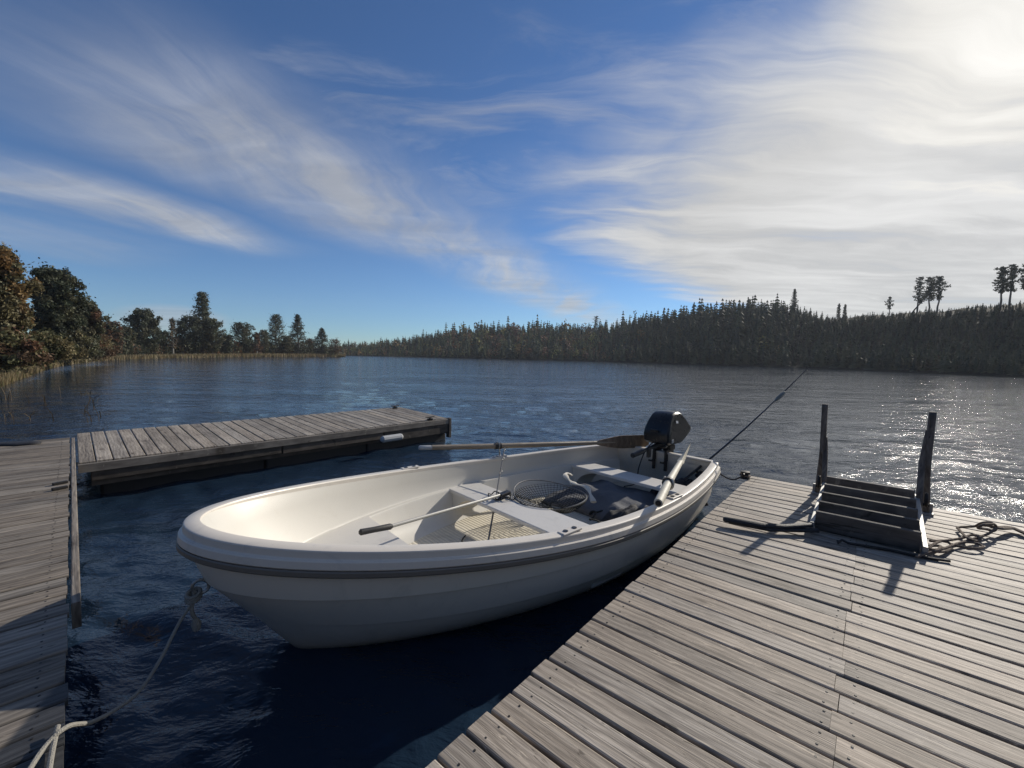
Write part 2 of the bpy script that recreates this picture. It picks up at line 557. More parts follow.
def make_world():
    w = bpy.data.worlds.new('World')
    scene.world = w
    w.use_nodes = True
    nt = w.node_tree
    nt.nodes.clear()
    L = nt.links
    out = nt.nodes.new('ShaderNodeOutputWorld')
    sky = nt.nodes.new('ShaderNodeTexSky')
    sky.sky_type = 'NISHITA'
    sky.sun_disc = False
    sky.sun_elevation = SUN_EL
    sky.sun_rotation = SUN_AZ
    sky.altitude = 900
    sky.air_density = 1.0
    sky.dust_density = .05
    sky.ozone_density = 2.6
    bg = nt.nodes.new('ShaderNodeBackground')
    bg.inputs['Strength'].default_value = .057
    skyc = sky.outputs[0]
    L.new(mix_rgb(nt, 1.0, skyc, (.70, .95, 1.24), 'MULTIPLY'), bg.inputs['Color'])
    # high cloud sheet: directions projected onto a plane overhead
    d = nt.nodes.new('ShaderNodeVectorMath')
    d.operation = 'NORMALIZE'
    L.new(nt.nodes.new('ShaderNodeTexCoord').outputs['Generated'], d.inputs[0])
    sp = nt.nodes.new('ShaderNodeSeparateXYZ')
    L.new(d.outputs[0], sp.inputs[0])
    X, Y, Z = sp.outputs
    zz = math_n(nt, 'ADD', math_n(nt, 'MAXIMUM', Z, 0.0), .05)
    px = math_n(nt, 'DIVIDE', X, zz)
    py = math_n(nt, 'DIVIDE', Y, zz)
    cb = nt.nodes.new('ShaderNodeCombineXYZ')
    L.new(px, cb.inputs[0])
    L.new(py, cb.inputs[1])
    P = cb.outputs[0]
    # warp
    wn = nt.nodes.new('ShaderNodeTexNoise')
    wn.inputs['Scale'].default_value = .8
    wn.inputs['Detail'].default_value = 4
    L.new(P, wn.inputs['Vector'])
    wv = nt.nodes.new('ShaderNodeVectorMath')
    wv.operation = 'MULTIPLY_ADD'
    L.new(wn.outputs['Color'], wv.inputs[0])
    wv.inputs[1].default_value = (.8, .8, 0)
    L.new(P, wv.inputs[2])
    W = wv.outputs[0]
    # A: long streaks on the left, running towards azimuth 28 degrees
    a1 = noise(nt, mapped(nt, W, (1.25, .30, 1), (0, .4, 0), (0, 0, R(28))), 1.0, 4, .5, .3)
    a2 = noise(nt, mapped(nt, W, (4.2, .45, 1), (4, 2, 0), (0, 0, R(25))), 1.0, 8, .58, .5)
    a3 = noise(nt, mapped(nt, W, (2.6, 1.3, 1), (8, 2, 0), (0, 0, R(40))), 1.0, 9, .66, .6)
    at = math_n(nt, 'MULTIPLY_ADD', a2, .28, math_n(nt, 'MULTIPLY', a1, .46))
    at = math_n(nt, 'MULTIPLY_ADD', a3, .30, at)
    # across and along the streaks, in plane units
    wsep = nt.nodes.new('ShaderNodeSeparateXYZ')
    L.new(W, wsep.inputs[0])
    wx = math_n(nt, 'SUBTRACT', wsep.outputs[0], .4)
    wy = math_n(nt, 'SUBTRACT', wsep.outputs[1], .4)
    c_ = math_n(nt, 'MULTIPLY_ADD', wy, -.438, math_n(nt, 'MULTIPLY', wx, .899))
    al = math_n(nt, 'MULTIPLY_ADD', wy, .899, math_n(nt, 'MULTIPLY', wx, .438))

    def lobe(centre, half):
        return smooth_n(nt, math_n(nt, 'ABSOLUTE', math_n(nt, 'SUBTRACT', c_, centre)), half, 0.0)
    l1 = math_n(nt, 'MULTIPLY', lobe(-1.95, .85), smooth_n(nt, al, 7.5, 3.2, .75, 1.0))
    l2 = math_n(nt, 'MULTIPLY', lobe(-3.25, .62), smooth_n(nt, al, 2.75, 1.7))
    l3 = math_n(nt, 'MULTIPLY', lobe(-4.4, .9), .45)
    l3 = math_n(nt, 'MULTIPLY', l3, smooth_n(nt, al, 2.4, 1.4))
    dens = math_n(nt, 'MAXIMUM', math_n(nt, 'MAXIMUM', l1, l2), l3)
    dens = math_n(nt, 'MULTIPLY', dens, smooth_n(nt, al, .25, 1.0))
    ca = math_n(nt, 'MULTIPLY_ADD', math_n(nt, 'SUBTRACT', at, .5), 4.6, .58)
    ca = math_n(nt, 'MULTIPLY', math_n(nt, 'MAXIMUM', ca, .04), dens, clamp=True)
    # B: the broad veil on the right
    b1 = noise(nt, mapped(nt, W, (.55, 1.5, 1), (1, 7, 0), (0, 0, R(17))), 1.0, 9, .56, .5)
    b2 = noise(nt, mapped(nt, W, (.9, 4.2, 1), (3, 1, 0), (0, 0, R(14))), 1.0, 8, .56, .6)
    bt = math_n(nt, 'MULTIPLY_ADD', b2, .30, math_n(nt, 'MULTIPLY', b1, .70))
    edge = math_n(nt, 'ADD', px, math_n(nt, 'MULTIPLY', math_n(nt, 'POWER', math_n(nt, 'MAXIMUM', math_n(nt, 'SUBTRACT', py, 2.6), 0), 1.6), -.40))
    veil = smooth_n(nt, edge, -.45, 1.5)
    veil = math_n(nt, 'MULTIPLY', veil, smooth_n(nt, math_n(nt, 'MULTIPLY_ADD', px, .55, py), 1.25, 2.3, .42, 1.0))
    cbm = smooth_n(nt, math_n(nt, 'MULTIPLY_ADD', veil, .52, bt), .52, .96)
    cbm = math_n(nt, 'MULTIPLY', cbm, smooth_n(nt, veil, 0.0, .30))
    # C: faint wisps overhead
    c1 = noise(nt, mapped(nt, W, (1.0, 2.8, 1), (11, 3, 0), (0, 0, R(35))), 1.0, 9, .64, .5)
    cc = math_n(nt, 'MULTIPLY', smooth_n(nt, c1, .42, .74), math_n(nt, 'MULTIPLY', smooth_n(nt, px, -1.9, -.1), .40))
    cc = math_n(nt, 'MULTIPLY', cc, smooth_n(nt, py, 3.2, 1.8))
    mask = math_n(nt, 'MAXIMUM', math_n(nt, 'MAXIMUM', math_n(nt, 'MULTIPLY', ca, .80), math_n(nt, 'MULTIPLY', cbm, .93)), cc)
    # forward scattering: thin cloud grows brighter towards the sun
    dt = nt.nodes.new('ShaderNodeVectorMath')
    dt.operation = 'DOT_PRODUCT'
    L.new(d.outputs[0], dt.inputs[0])
    dt.inputs[1].default_value = sund
    cs = math_n(nt, 'MAXIMUM', dt.outputs['Value'], 0.0)
    low = smooth_n(nt, Z, .012, .05)
    mask = math_n(nt, 'MULTIPLY', mask, low, clamp=True)
    mask = math_n(nt, 'MAXIMUM', mask, smooth_n(nt, math_n(nt, 'MULTIPLY_ADD', math_n(nt, 'SUBTRACT', bt, .5), .10, cs), .945, .995))
    az = math_n(nt, 'DIVIDE', math_n(nt, 'ADD', math_n(nt, 'ARCTAN2', X, Y), .665), .10)
    el = math_n(nt, 'DIVIDE', math_n(nt, 'SUBTRACT', Z, .052), .030)
    bank = smooth_n(nt, math_n(nt, 'ADD', math_n(nt, 'POWER', math_n(nt, 'ABSOLUTE', az), 2.0), math_n(nt, 'POWER', math_n(nt, 'ABSOLUTE', el), 2.0)), 1.0, .1)
    mask = math_n(nt, 'MAXIMUM', mask, math_n(nt, 'MULTIPLY', bank, .45))
    g1 = math_n(nt, 'POWER', cs, 4.0)
    g2 = math_n(nt, 'POWER', cs, 30.0)
    g3 = math_n(nt, 'POWER', cs, 110.0)
    br = math_n(nt, 'MULTIPLY_ADD', g1, .19, .40)
    br = math_n(nt, 'MULTIPLY_ADD', g2, .06, br)
    br = math_n(nt, 'MULTIPLY_ADD', g3, .13, br)
    br = math_n(nt, 'MULTIPLY', br, .90)
    # thicker and thinner folds of the sheet
    br = math_n(nt, 'MULTIPLY', br, smooth_n(nt, bt, .35, .68, .80, 1.14))
    ccol = mix_rgb(nt, smooth_n(nt, cs, .25, .92), (.94, .98, 1.06), (1.02, 1.0, .955))
    ccol = mix_rgb(nt, 1.0, ccol, br, 'MULTIPLY')
    bc = nt.nodes.new('ShaderNodeBackground')
    L.new(ccol, bc.inputs['Color'])
    bc.inputs['Strength'].default_value = 1.0
    mx = nt.nodes.new('ShaderNodeMixShader')
    L.new(mask, mx.inputs[0])
    L.new(bg.outputs[0], mx.inputs[1])
    L.new(bc.outputs[0], mx.inputs[2])
    L.new(mx.outputs[0], out.inputs['Surface'])
    w.cycles.sampling_method = 'MANUAL'
    w.cycles.sample_map_resolution = 1024


make_world()
vs = scene.view_settings
vs.view_transform = 'Standard'
vs.look = 'None'
vs.exposure = 0.50
vs.gamma = 1.0
cy = scene.cycles
cy.use_denoising = True
cy.denoiser = "OPENIMAGEDENOISE"
cy.denoising_input_passes = "RGB_ALBEDO_NORMAL"
cy.denoising_prefilter = "NONE"
cy.use_adaptive_sampling = False
cy.caustics_reflective = False
cy.caustics_refractive = False
cy.max_bounces = 6
cy.diffuse_bounces = 3
cy.glossy_bounces = 4
cy.transmission_bounces = 4
cy.volume_bounces = 0
cy.sample_clamp_indirect = 3.0
cy.sample_clamp_direct = 40.0
cy.blur_glossy = 0.6


# ------------------------------------------------------------------ water and lake bed
def make_water():
    na = 1080
    ths = np.linspace(-math.pi, math.pi, na, endpoint=False)
    rs = [.35]
    while rs[-1] < 60:
        rs.append(rs[-1] * 1.013)
    while rs[-1] < 410:
        rs.append(rs[-1] * 1.06)
    rs = np.array(rs)
    Rr, T = np.meshgrid(rs, ths, indexing='ij')
    X = Rr * np.sin(T)
    Y = Rr * np.cos(T)
    Zh = np.zeros_like(X)
    g = np.random.default_rng(3)
    for i in range(90):
        lam = .17 * (10.0 ** g.random())
        amp = .0029 * lam ** .9 * (.5 + g.random())
        if lam > .8:
            amp *= .32
        ang = R(22) + g.normal() * .55
        k = TAU / lam
        ph = g.random() * TAU
        sp = Rr * (TAU / na)
        fade = np.clip((lam / np.maximum(sp, 1e-6) - 5) / 6, 0, 1)
        arg = k * (X * math.sin(ang) + Y * math.cos(ang)) + ph
        Zh += amp * fade * (np.sin(arg) + .25 * np.sin(2 * arg + 1.1))
    V = np.stack([X, Y, Zh], -1).reshape(-1, 3)
    nr = len(rs)
    i = np.arange(nr - 1)[:, None] * na
    j = np.arange(na)[None]
    j2 = (j + 1) % na
    F = np.stack([i + j, i + na + j, i + na + j2, i + j2], -1).reshape(-1, 4)
    F = F[:, ::-1]
    o = array_mesh('water', V, F, None, M['water'], smooth=True)
    tag(o, kind='structure')
    # flip if needed
    if o.data.polygons[0].normal.z < 0:
        o.data.flip_normals()
    mb = MB()
    mb.box((0, 180, -1.6), (830, 470, .2))
    tag(mb.build('ground', M['bed']), kind='structure')


make_water()

def smooth_path(c, per=8):
    c = [Vector(p) for p in c]
    out = []
    for i in range(len(c) - 1):
        for k in range(per):
            f = k / per
            p0, p1, p2, p3 = c[max(i - 1, 0)], c[i], c[i + 1], c[min(i + 2, len(c) - 1)]
            out.append(.5 * ((2 * p1) + (p2 - p0) * f + (2 * p0 - 5 * p1 + 4 * p2 - p3) * f * f + (3 * p1 - p0 - 3 * p2 + p3) * f ** 3))
    out.append(c[-1])
    return out


# ------------------------------------------------------------------ docks
E_ = Vector((math.sin(R(40.3)), math.cos(R(40.3)), 0))       # along the right dock
N_ = Vector((math.cos(R(40.3)), -math.sin(R(40.3)), 0))      # across it, away from the boat


def dk(a, o, z=0.0):
    return E_ * a + N_ * o + Vector((0, 0, DOCKZ + z))


def screws(mb, pts):
    for p in pts:
        mb.tube([Vector(p) + Vector((0, 0, -.004)), Vector(p) + Vector((0, 0, .0012))], .0042, 7)


def make_dock():
    root = empty('dock', dk(2, 0, -DOCKZ))
    inv = Matrix.Translation(-root.location)
    mb = MB()
    sc = MB()
    pitch, w = .1178, .1085
    a = -2.3
    while a < 5.16:
        j = random.uniform(-.004, .004)
        j2 = random.uniform(-.012, .012)
        dz = random.uniform(-.0025, .0025)
        jj = -.036 + random.gauss(0, .007)
        gp_ = random.uniform(.0002, .0016)
        for (o0, o1) in ((-.97 + j, jj - gp_), (jj + gp_, .985 + j2)):
            mb.board(inv @ dk(a, o0, dz + random.uniform(-.001, .001)), inv @ dk(a + random.gauss(0, .0022), o1, dz + random.gauss(0, .0015)), E_, w + random.uniform(-.005, .004), .028, seg=4, r=.007)
        for o in (-.90, -.075, .008, .91):
            if a > .2:
                screws(sc, [inv @ dk(a + s * .030 + random.uniform(-.004, .004), o + random.uniform(-.006, .006), dz) for s in (-1, 1)])
        a += pitch
    mb.build('deck', M['dock'], root)
    tag(sc.build('screw_heads', M['cleatm'], root), kind='stuff')
    for o in (-.90, -.04, .90):
        b = MB()
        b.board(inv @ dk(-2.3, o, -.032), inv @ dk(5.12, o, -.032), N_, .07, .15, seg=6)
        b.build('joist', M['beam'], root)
    b = MB()
    b.board(inv @ dk(5.155, -.9, -.032), inv @ dk(5.155, .9, -.032), E_, .04, .16, seg=2)
    b.build('end_beam', M['beam'], root)
    for (s, o) in ((.2, -.5), (.2, .5), (3.9, -.5), (3.9, .5)):
        f = MB()
        f.box(inv @ dk(s, o, -.40), (.9, .5, .42), Matrix.Rotation(R(90 - 40.3), 3, 'Z'))
        f.build('float_block', M['rubber'], root, bevel=.03)
    tag(root, 'wide grey board dock in the right foreground, carrying the bathing ladder', 'dock')


make_dock()

PE = Vector((-3.36, 3.28, 0)).normalized()      # along the left pier, away from us
PN = Vector((PE.y, -PE.x, 0))                   # across it, towards the boat
P0 = Vector((-2.15, 2.02, 0))                   # a point on the pier's right edge


def pr(a, o, z=0.0):
    return P0 + PE * a + PN * o + Vector((0, 0, DOCKZ + z))


def make_pier():
    root = empty('pier', pr(2, -.9, -DOCKZ))
    inv = Matrix.Translation(-root.location)
    mb = MB()
    sc = MB()
    a, pitch = -1.83, .1178
    while a < 5.36:
        j = random.uniform(-.006, .006)
        dz = random.uniform(-.003, .003)
        far = a > 0.02
        o1 = (.0 if far else .002) + j
        mid = -1.02 + random.uniform(-.01, .01)
        mb.board(inv @ pr(a, -1.95 + j, dz), inv @ pr(a, mid - .003, dz), PE, .1085 + random.uniform(-.003, .002), .028, seg=3, r=.007)
        mb.board(inv @ pr(a, mid + .003, dz), inv @ pr(a + random.uniform(-.002, .002), o1, dz + random.uniform(-.001, .001)), PE, .1085 + random.uniform(-.003, .002), .028, seg=3, r=.007)
        if a > -1.5:
            for o in (-.07, -.98, -1.08):
                screws(sc, [inv @ pr(a + s * .03, o + random.uniform(-.006, .006), dz) for s in (-1, 1)])
        a += pitch
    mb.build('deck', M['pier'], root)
    tag(sc.build('screw_heads', M['cleatm'], root), kind='stuff')
    b = MB()
    b.board(inv @ pr(-.02, .030, -.004), inv @ pr(5.40, .030, -.004), PN, .034, .13, seg=6)
    b.build('side_board', M['trim'], root)
    for o in (-.10, -1.02, -1.88):
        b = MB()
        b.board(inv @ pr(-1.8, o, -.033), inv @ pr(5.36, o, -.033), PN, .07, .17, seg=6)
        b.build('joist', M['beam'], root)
    for (s, o) in ((-1.2, -.5), (-1.2, -1.5), (1.2, -.6), (4.2, -.6), (1.2, -1.5), (4.2, -1.5)):
        f = MB()
        f.box(inv @ pr(s, o, -.42), (.5, .9, .42), Matrix.Rotation(math.atan2(PE.y, PE.x) - math.pi / 2, 3, 'Z'))
        f.build('float_block', M['rubber'], root, bevel=.03)
    for aa in (2.42, 2.62):
        c = MB()
        c.box(inv @ pr(aa, -.055, .012), (.10, .03, .022), Matrix.Rotation(math.atan2(PN.y, PN.x) + .3, 3, 'Z'))
        c.build('bracket', M['cleatm'], root, bevel=.004)
    tag(root, 'dim weathered board pier at the left edge, running away from us', 'pier')


make_pier()


def make_pontoon():
    zt = DOCKZ
    A = Vector((-6.22, 6.08, zt))
    B = Vector((-2.57, 9.85, zt))
    C = Vector((-1.25, 8.30, zt))
    D = Vector((-4.62, 4.52, zt))
    o0 = (A + C) / 2
    root = empty('pontoon', (o0.x, o0.y, 0))
    inv = Matrix.Translation(-root.location)
    mb = MB()
    n = 36
    for i in range(n):
        f = (i + .5) / n
        p = A.lerp(B, f)
        q = D.lerp(C, f)
        s = ((B - A).normalized() + (C - D).normalized()).normalized()
        wd = (B - A).length / n * .5 + (C - D).length / n * .5
        dz = Vector((0, 0, random.uniform(-.003, .003)))
        ex = (q - p).normalized() * random.uniform(-.012, .012)
        mb.board(inv @ (p + dz), inv @ (q + dz + ex), s, wd - .011, .028, seg=4, r=.007)
    mb.build('deck', M['pontoon'], root)
    s = (C - D).normalized()
    out = Vector((s.y, -s.x, 0))
    b = MB()
    b.board(inv @ (D + out * .030 + Vector((0, 0, -.012))), inv @ (C + out * .030 + Vector((0, 0, -.012)) + s * .02), out, .040, .090, seg=6)
    b.build('side_board', M['trim'], root)
    b = MB()
    b.board(inv @ (D - out * .06 + Vector((0, 0, -.118)) + s * .1), inv @ (C - out * .06 + Vector((0, 0, -.118)) - s * .1), out, .06, .16, seg=6)
    b.build('lower_beam', M['beam'], root)
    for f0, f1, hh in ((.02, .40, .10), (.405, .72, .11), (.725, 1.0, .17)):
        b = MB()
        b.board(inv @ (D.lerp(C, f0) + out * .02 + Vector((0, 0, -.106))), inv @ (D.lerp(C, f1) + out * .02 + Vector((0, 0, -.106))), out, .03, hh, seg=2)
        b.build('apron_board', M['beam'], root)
    e = (C - B).normalized()
    b = MB()
    b.board(inv @ (B + s * .03 + Vector((0, 0, -.012))), inv @ (C + s * .03 + Vector((0, 0, -.012))), s, .035, .30, seg=3)
    b.build('end_board', M['beam'], root)
    b = MB()
    b.box(inv @ (C + s * .035 + out * .015 + Vector((0, 0, -.19))), (.06, .09, .38), Matrix.Rotation(math.atan2(s.y, s.x), 3, 'Z'))
    b.build('corner_post', M['beam'], root, bevel=.008)
    for f in (.19, .52, .82):
        k = MB()
        k.box(inv @ (A.lerp(B, f).lerp(D.lerp(C, f), .5) + Vector((0, 0, -.40))), (1.70, 1.86, .52), Matrix.Rotation(math.atan2(s.y, s.x), 3, 'Z'))  # floats widened so their black sides stand in for a dark reflection
        k.build('float_block', M['rubber'], root, bevel=.03)
    k = MB()
    p = on_z(392, 438, .275)
    k.tube([inv @ (p - s * .20), inv @ (p - s * .17), inv @ (p + s * .17), inv @ (p + s * .20)], [.03, .055, .055, .03], 10)
    k.build('pale_float', M['foam'], root, smooth=True)
    # deck cleats
    for (x, y) in ((395, 408.5), (430, 420)):
        c = MB()
        p = on_z(x, y, zt) + Vector((0, 0, .004))
        c.box(inv @ (p + Vector((0, 0, .012))), (.10, .05, .024), Matrix.Rotation(.6, 3, 'Z'))
        c.tube([inv @ (p + s * -.10 + Vector((0, 0, .06))), inv @ (p + Vector((0, 0, .045))), inv @ (p + s * .10 + Vector((0, 0, .06)))], [.010, .016, .010], 7)
        c.tube([inv @ p, inv @ (p + Vector((0, 0, .045)))], .016, 7)
        c.build('cleat', M['cleatm'], root, smooth=True)
    tag(root, 'short floating pontoon beyond the boat with a pale float under its side', 'pontoon')


make_pontoon()


def strap_on_pier():
    mb = MB()
    pts = [on_z(-30, 445, DOCKZ), on_z(0, 445, DOCKZ), on_z(18, 444.5, DOCKZ), on_z(30, 443.5, DOCKZ), on_z(41, 444, DOCKZ)]
    ws = [.10, .10, .13, .12, .03]
    c = pts[2].copy()
    o = empty('rubber_mat', c)
    rows = []
    for p, w in zip(pts, ws):
        q = p - c
        rows.append([q + PN * 0 + PE * -w + Vector((0, 0, .004)), q + PE * -w * .6 + Vector((0, 0, .02)), q + PE * w * .6 + Vector((0, 0, .024)), q + PE * w + Vector((0, 0, .004))])
    mb.loft(rows)
    x = mb.build('mat', M['rubber'], o, smooth=True)
    s = x.modifiers.new('thick', 'SOLIDIFY')
    s.thickness = .006
    tag(o, 'thin black rubber mat lying on the far end of the dim left pier', 'mat')


strap_on_pier()

# ------------------------------------------------------------------ the rowing boat (local x forward, y to the near side, z up from the water)
BL, WB, WT, BP, UM, QQ = 4.576, 1.0004, .6456, 1.7368, .5006, 1.8947
BOAT = Matrix.Translation((1.8266, 5.0875, 0)) @ Matrix.Rotation(R(222.03), 4, 'Z')


def halfb(s):
    if s > UM:
        return WB * max(0.0, 1 - ((s - UM) / (1 - UM)) ** BP) ** (1 / QQ)
    return WB - (WB - WT) * ((UM - s) / UM) ** 2


def sheer(s):
    return .56 + .2691 * max(0.0, (s - .25) / .75) ** 2


STEM = [(-.14, 3.55), (-.05, 4.06), (.28, 4.30), (.53, 4.50), (.65, 4.545), (.74, 4.570), (.84, 4.576)]


def stem_x(z):
    if z <= STEM[0][0]:
        return STEM[0][1]
    for (z0, x0), (z1, x1) in zip(STEM, STEM[1:]):
        if z <= z1:
            return x0 + (x1 - x0) * (z - z0) / (z1 - z0)
    return STEM[-1][1]


SS = [1 - (1 - i / 70.0) ** 1.9 for i in range(71)]


def outline(z_drop=0.0, fw=1.0, xe=BL, x0=0.0, z=None, y_in=0.0):
    """closed-at-the-bow curve: near side stern -> bow -> far side stern"""
    near = []
    for s in SS:
        y = max(0.0, halfb(s) * fw - y_in)
        near.append(Vector((x0 + s * (xe - x0), y, (sheer(s) - z_drop) if z is None else z)))
    far = [Vector((p.x, -p.y, p.z)) for p in reversed(near[:-1])]
    return near + far


def normals2d(c):
    out = []
    for i in range(len(c)):
        t = c[min(i + 1, len(c) - 1)] - c[max(i - 1, 0)]
        n = Vector((t.y, -t.x, 0))
        if n.length < 1e-9:
            n = Vector((1, 0, 0))
        n.normalize()
        # outward
        ctr = Vector((c[i].x * .8, 0, 0))
        if n.dot(Vector((c[i].x, c[i].y, 0)) - Vector((2.0, 0, 0))) < 0:
            n = -n
        out.append(n)
    return out


def make_boat():
    root = empty('rowing_boat')
    root.matrix_world = BOAT
    # outer hull with moulded laps
    hull = MB()
    ts = [0, .03, .07, .12, .18, .25, .33, .41, .450, .4545, .457, .54, .62, .690, .6945, .697, .78, .88, .985]
    rings = []
    zk = -.14
    for t in ts:
        zb = zk + (sheer(1) - zk) * t
        xe = stem_x(zb)
        near = []
        for s in SS:
            k = 7 - 4.2 * s ** 3
            G = (.865 + .135 * t) * math.sqrt(max(0, 1 - (1 - t) ** k))
            lap = (-.014 if t <= .455 else 0) + (-.014 if t <= .695 else 0) - (.018 if t in (.4545, .6945) else 0)
            hb = halfb(s)
            y = max(0.0, hb * G + lap * min(1, hb / .25) * (1 if t > .05 else 0))
            z = zk + (sheer(s) - zk) * t
            near.append(Vector((s * xe, y, z)))
        rings.append(near + [Vector((p.x, -p.y, p.z)) for p in reversed(near[:-1])])
    hull.loft(rings)
    # transom
    n = len(rings[0])
    tr = [r[0] for r in rings] + [r[-1] for r in reversed(rings)]
    hull.add(tr, [tuple(range(len(tr)))])
    hull.add([p + Vector((.05, 0, 0)) for p in tr[len(ts) // 2 - 3:-(len(ts) // 2 - 3)]], [tuple(range(len(tr) - 2 * (len(ts) // 2 - 3)))])
    hull.build('hull', M['gel'], root, smooth=True, sharp=28)
    # inner moulding
    lin = MB()
    inner = [outline(.004, .935, 4.505, .05), outline(.05, .930, 4.47, .05), outline(.13, .925, 4.40, .05)]
    lo = outline(0, .92, 4.29, .05, .385)
    for p, q in zip(inner[2], lo):
        q.z = min(q.z, p.z - .02)
    inner += [lo, outline(0, .912, 4.27, .05, .372), outline(0, .885, 4.23, .05, .368), outline(0, .878, 4.21, .05, .355), outline(0, .86, 4.12, .05, .22), outline(0, .80, 3.86, .05, .125), outline(0, .76, 3.72, .05, .10)]
    lin.loft(inner)
    # inner face of the transom
    st = [c[0] for c in inner] + [c[-1] for c in reversed(inner)]
    lin.add(st, [tuple(range(len(st)))])
    lin.build('liner', M['liner'], root, smooth=True, sharp=40)
    fl = MB()
    c = outline(0, .77, 3.74, .05, .104)
    half = len(SS)
    rows = [[p, Vector((p.x, p.y * .33, p.z)), Vector((p.x, -p.y * .33, p.z)), Vector((p.x, -p.y, p.z))] for p in c[:half]]
    fl.loft(rows)
    fl.build('floor', M['floor'], root)
    # gunwale, a moulded cap swept round the sheer
    base = outline(0)
    nm = normals2d(base)

    def sweep(profile, y_scale=1.0):
        mb = MB()
        rr = []
        for p, nn in zip(base, nm):
            rr.append([p + nn * o + Vector((0, 0, dz)) for o, dz in profile])
        mb.loft(rr)
        mb.add(rr[0], [tuple(range(len(profile)))])
        mb.add(rr[-1], [tuple(range(len(profile)))[::-1]])
        return mb
    sweep([(-.070, -.03), (-.071, -.004), (-.067, .003), (-.060, .0045), (-.006, .002), (.000, -.001), (.003, -.006), (.005, -.036), (.010, -.041), (.018, -.042), (.022, -.046), (.026, -.078), (.022, -.084), (.012, -.088)]).build('gunwale', M['gun'], root, smooth=True, sharp=24)
    sweep([(.004, -.086), (.025, -.087), (.030, -.092), (.030, -.112), (.024, -.119), (.0, -.121)]).build('rubbing_strip', M['rub'], root, smooth=True, sharp=30)
    cap = MB()
    cap.box((.022, 0, .562), (.075, 1.20, .022))
    cap.build('transom_cap', M['gun'], root, bevel=.006)
    # thwarts with arched supports
    def thwart(x0, x1, ztop, fw):
        th = MB()
        nseg = 14

        def yw(x):
            return halfb(min(1, (x - .05) / 4.2)) * fw
        prof = []
        for (x, z) in ((x0, ztop - .03), (x0, ztop - .006), (x0 + .006, ztop), (x1 - .006, ztop), (x1, ztop - .006), (x1, ztop - .03)):
            prof.append([Vector((x, yw(x) * (1 - 2 * k / nseg), z)) for k in range(nseg + 1)])
        th.loft(prof)
        th.loft([prof[-1], prof[0]])
        o = th.build('thwart', M['seat'], root, smooth=True, sharp=40)
        for sg in (1, -1):
            sp = MB()
            rows = []
            for x in (x0 + .02, x1 - .02):
                w = yw(x)
                loop = [Vector((x, sg * (w - .01), ztop - .031))]
                for k in range(11):
                    a = math.pi / 2 * k / 10
                    loop.append(Vector((x, sg * (w - .07 - .36 * (1 - math.sin(a)) ** 1.0 - .0), ztop - .031 - (ztop - .031 - .107) * (1 - math.cos(a)))))
                loop.append(Vector((x, sg * (w - .05), .107)))
                rows.append(loop)
            sp.loft(rows, closed=True)
            nl = len(rows[0])
            sp.add(rows[0], [tuple(range(nl))])
            sp.add(rows[1], [tuple(range(nl))])
            sp.build('support', M['liner'], o, smooth=True, sharp=40)
        return o
    thwart(2.10, 2.46, .372, .905)
    thwart(.50, .79, .372, .905)
    # raised seat in the bow
    bs = MB()
    edge = [p for p in outline(0, .895, 4.24, .05, .374)]
    near = [p for p in edge[:half] if p.x > 3.36]
    y0 = halfb((3.36 - .05) / 4.19) * .895
    near = [Vector((3.36, y0, .374))] + near
    rows = [[Vector((p.x, p.y * k, .374)) for k in (1, .5, 0, -.5, -1)] for p in near]
    bs.loft(rows)
    bs.loft([rows[0], [Vector((3.366, p.y * .985, .36)) for p in rows[0]], [Vector((3.385, p.y * .86, .22)) for p in rows[0]], [Vector((3.40, p.y * .66, .106)) for p in rows[0]]])
    bs.build('bow_seat', M['seat'], root, smooth=True, sharp=40)
    # oarlock sockets on the gunwale
    for (x, sg) in ((2.80, 1), (2.86, -1), (1.50, 1), (1.76, -1)):
        s = x / BL
        y = (halfb(s) - .034) * sg
        pad = MB()
        pad.box((x, y, sheer(s) + .010), (.17, .058, .014))
        o = pad.build('oarlock_pad', M['gun'], root, bevel=.005)
        for dx in (-.04, .04):
            h = MB()
            h.tube([(x + dx, y, sheer(s) + .0165), (x + dx, y, sheer(s) + .021)], .016, 12)
            h.build('socket', M['black'], o)
    # bow eye
    eye = MB()
    eye.torus((4.515, 0, .50), (1, 0, .2), (0, 0, 1), .034, .034, .008, 18, 7)
    eye.build('bow_eye', M['steel'], root, smooth=True)
    tag(root, 'open white rowing boat with grey rubbing strip moored between the docks', 'boat')
    return root


make_boat()


def in_boat(name, x, y, z):
    p = BOAT @ Vector((x, y, z))
    o = empty(name, p, R(222.03))
    o['_o'] = 0
    del o['_o']
    inv = Matrix.Translation((-x, -y, -z))
    return o, (lambda a, b, c: Vector((a - x, b - y, c - z)))


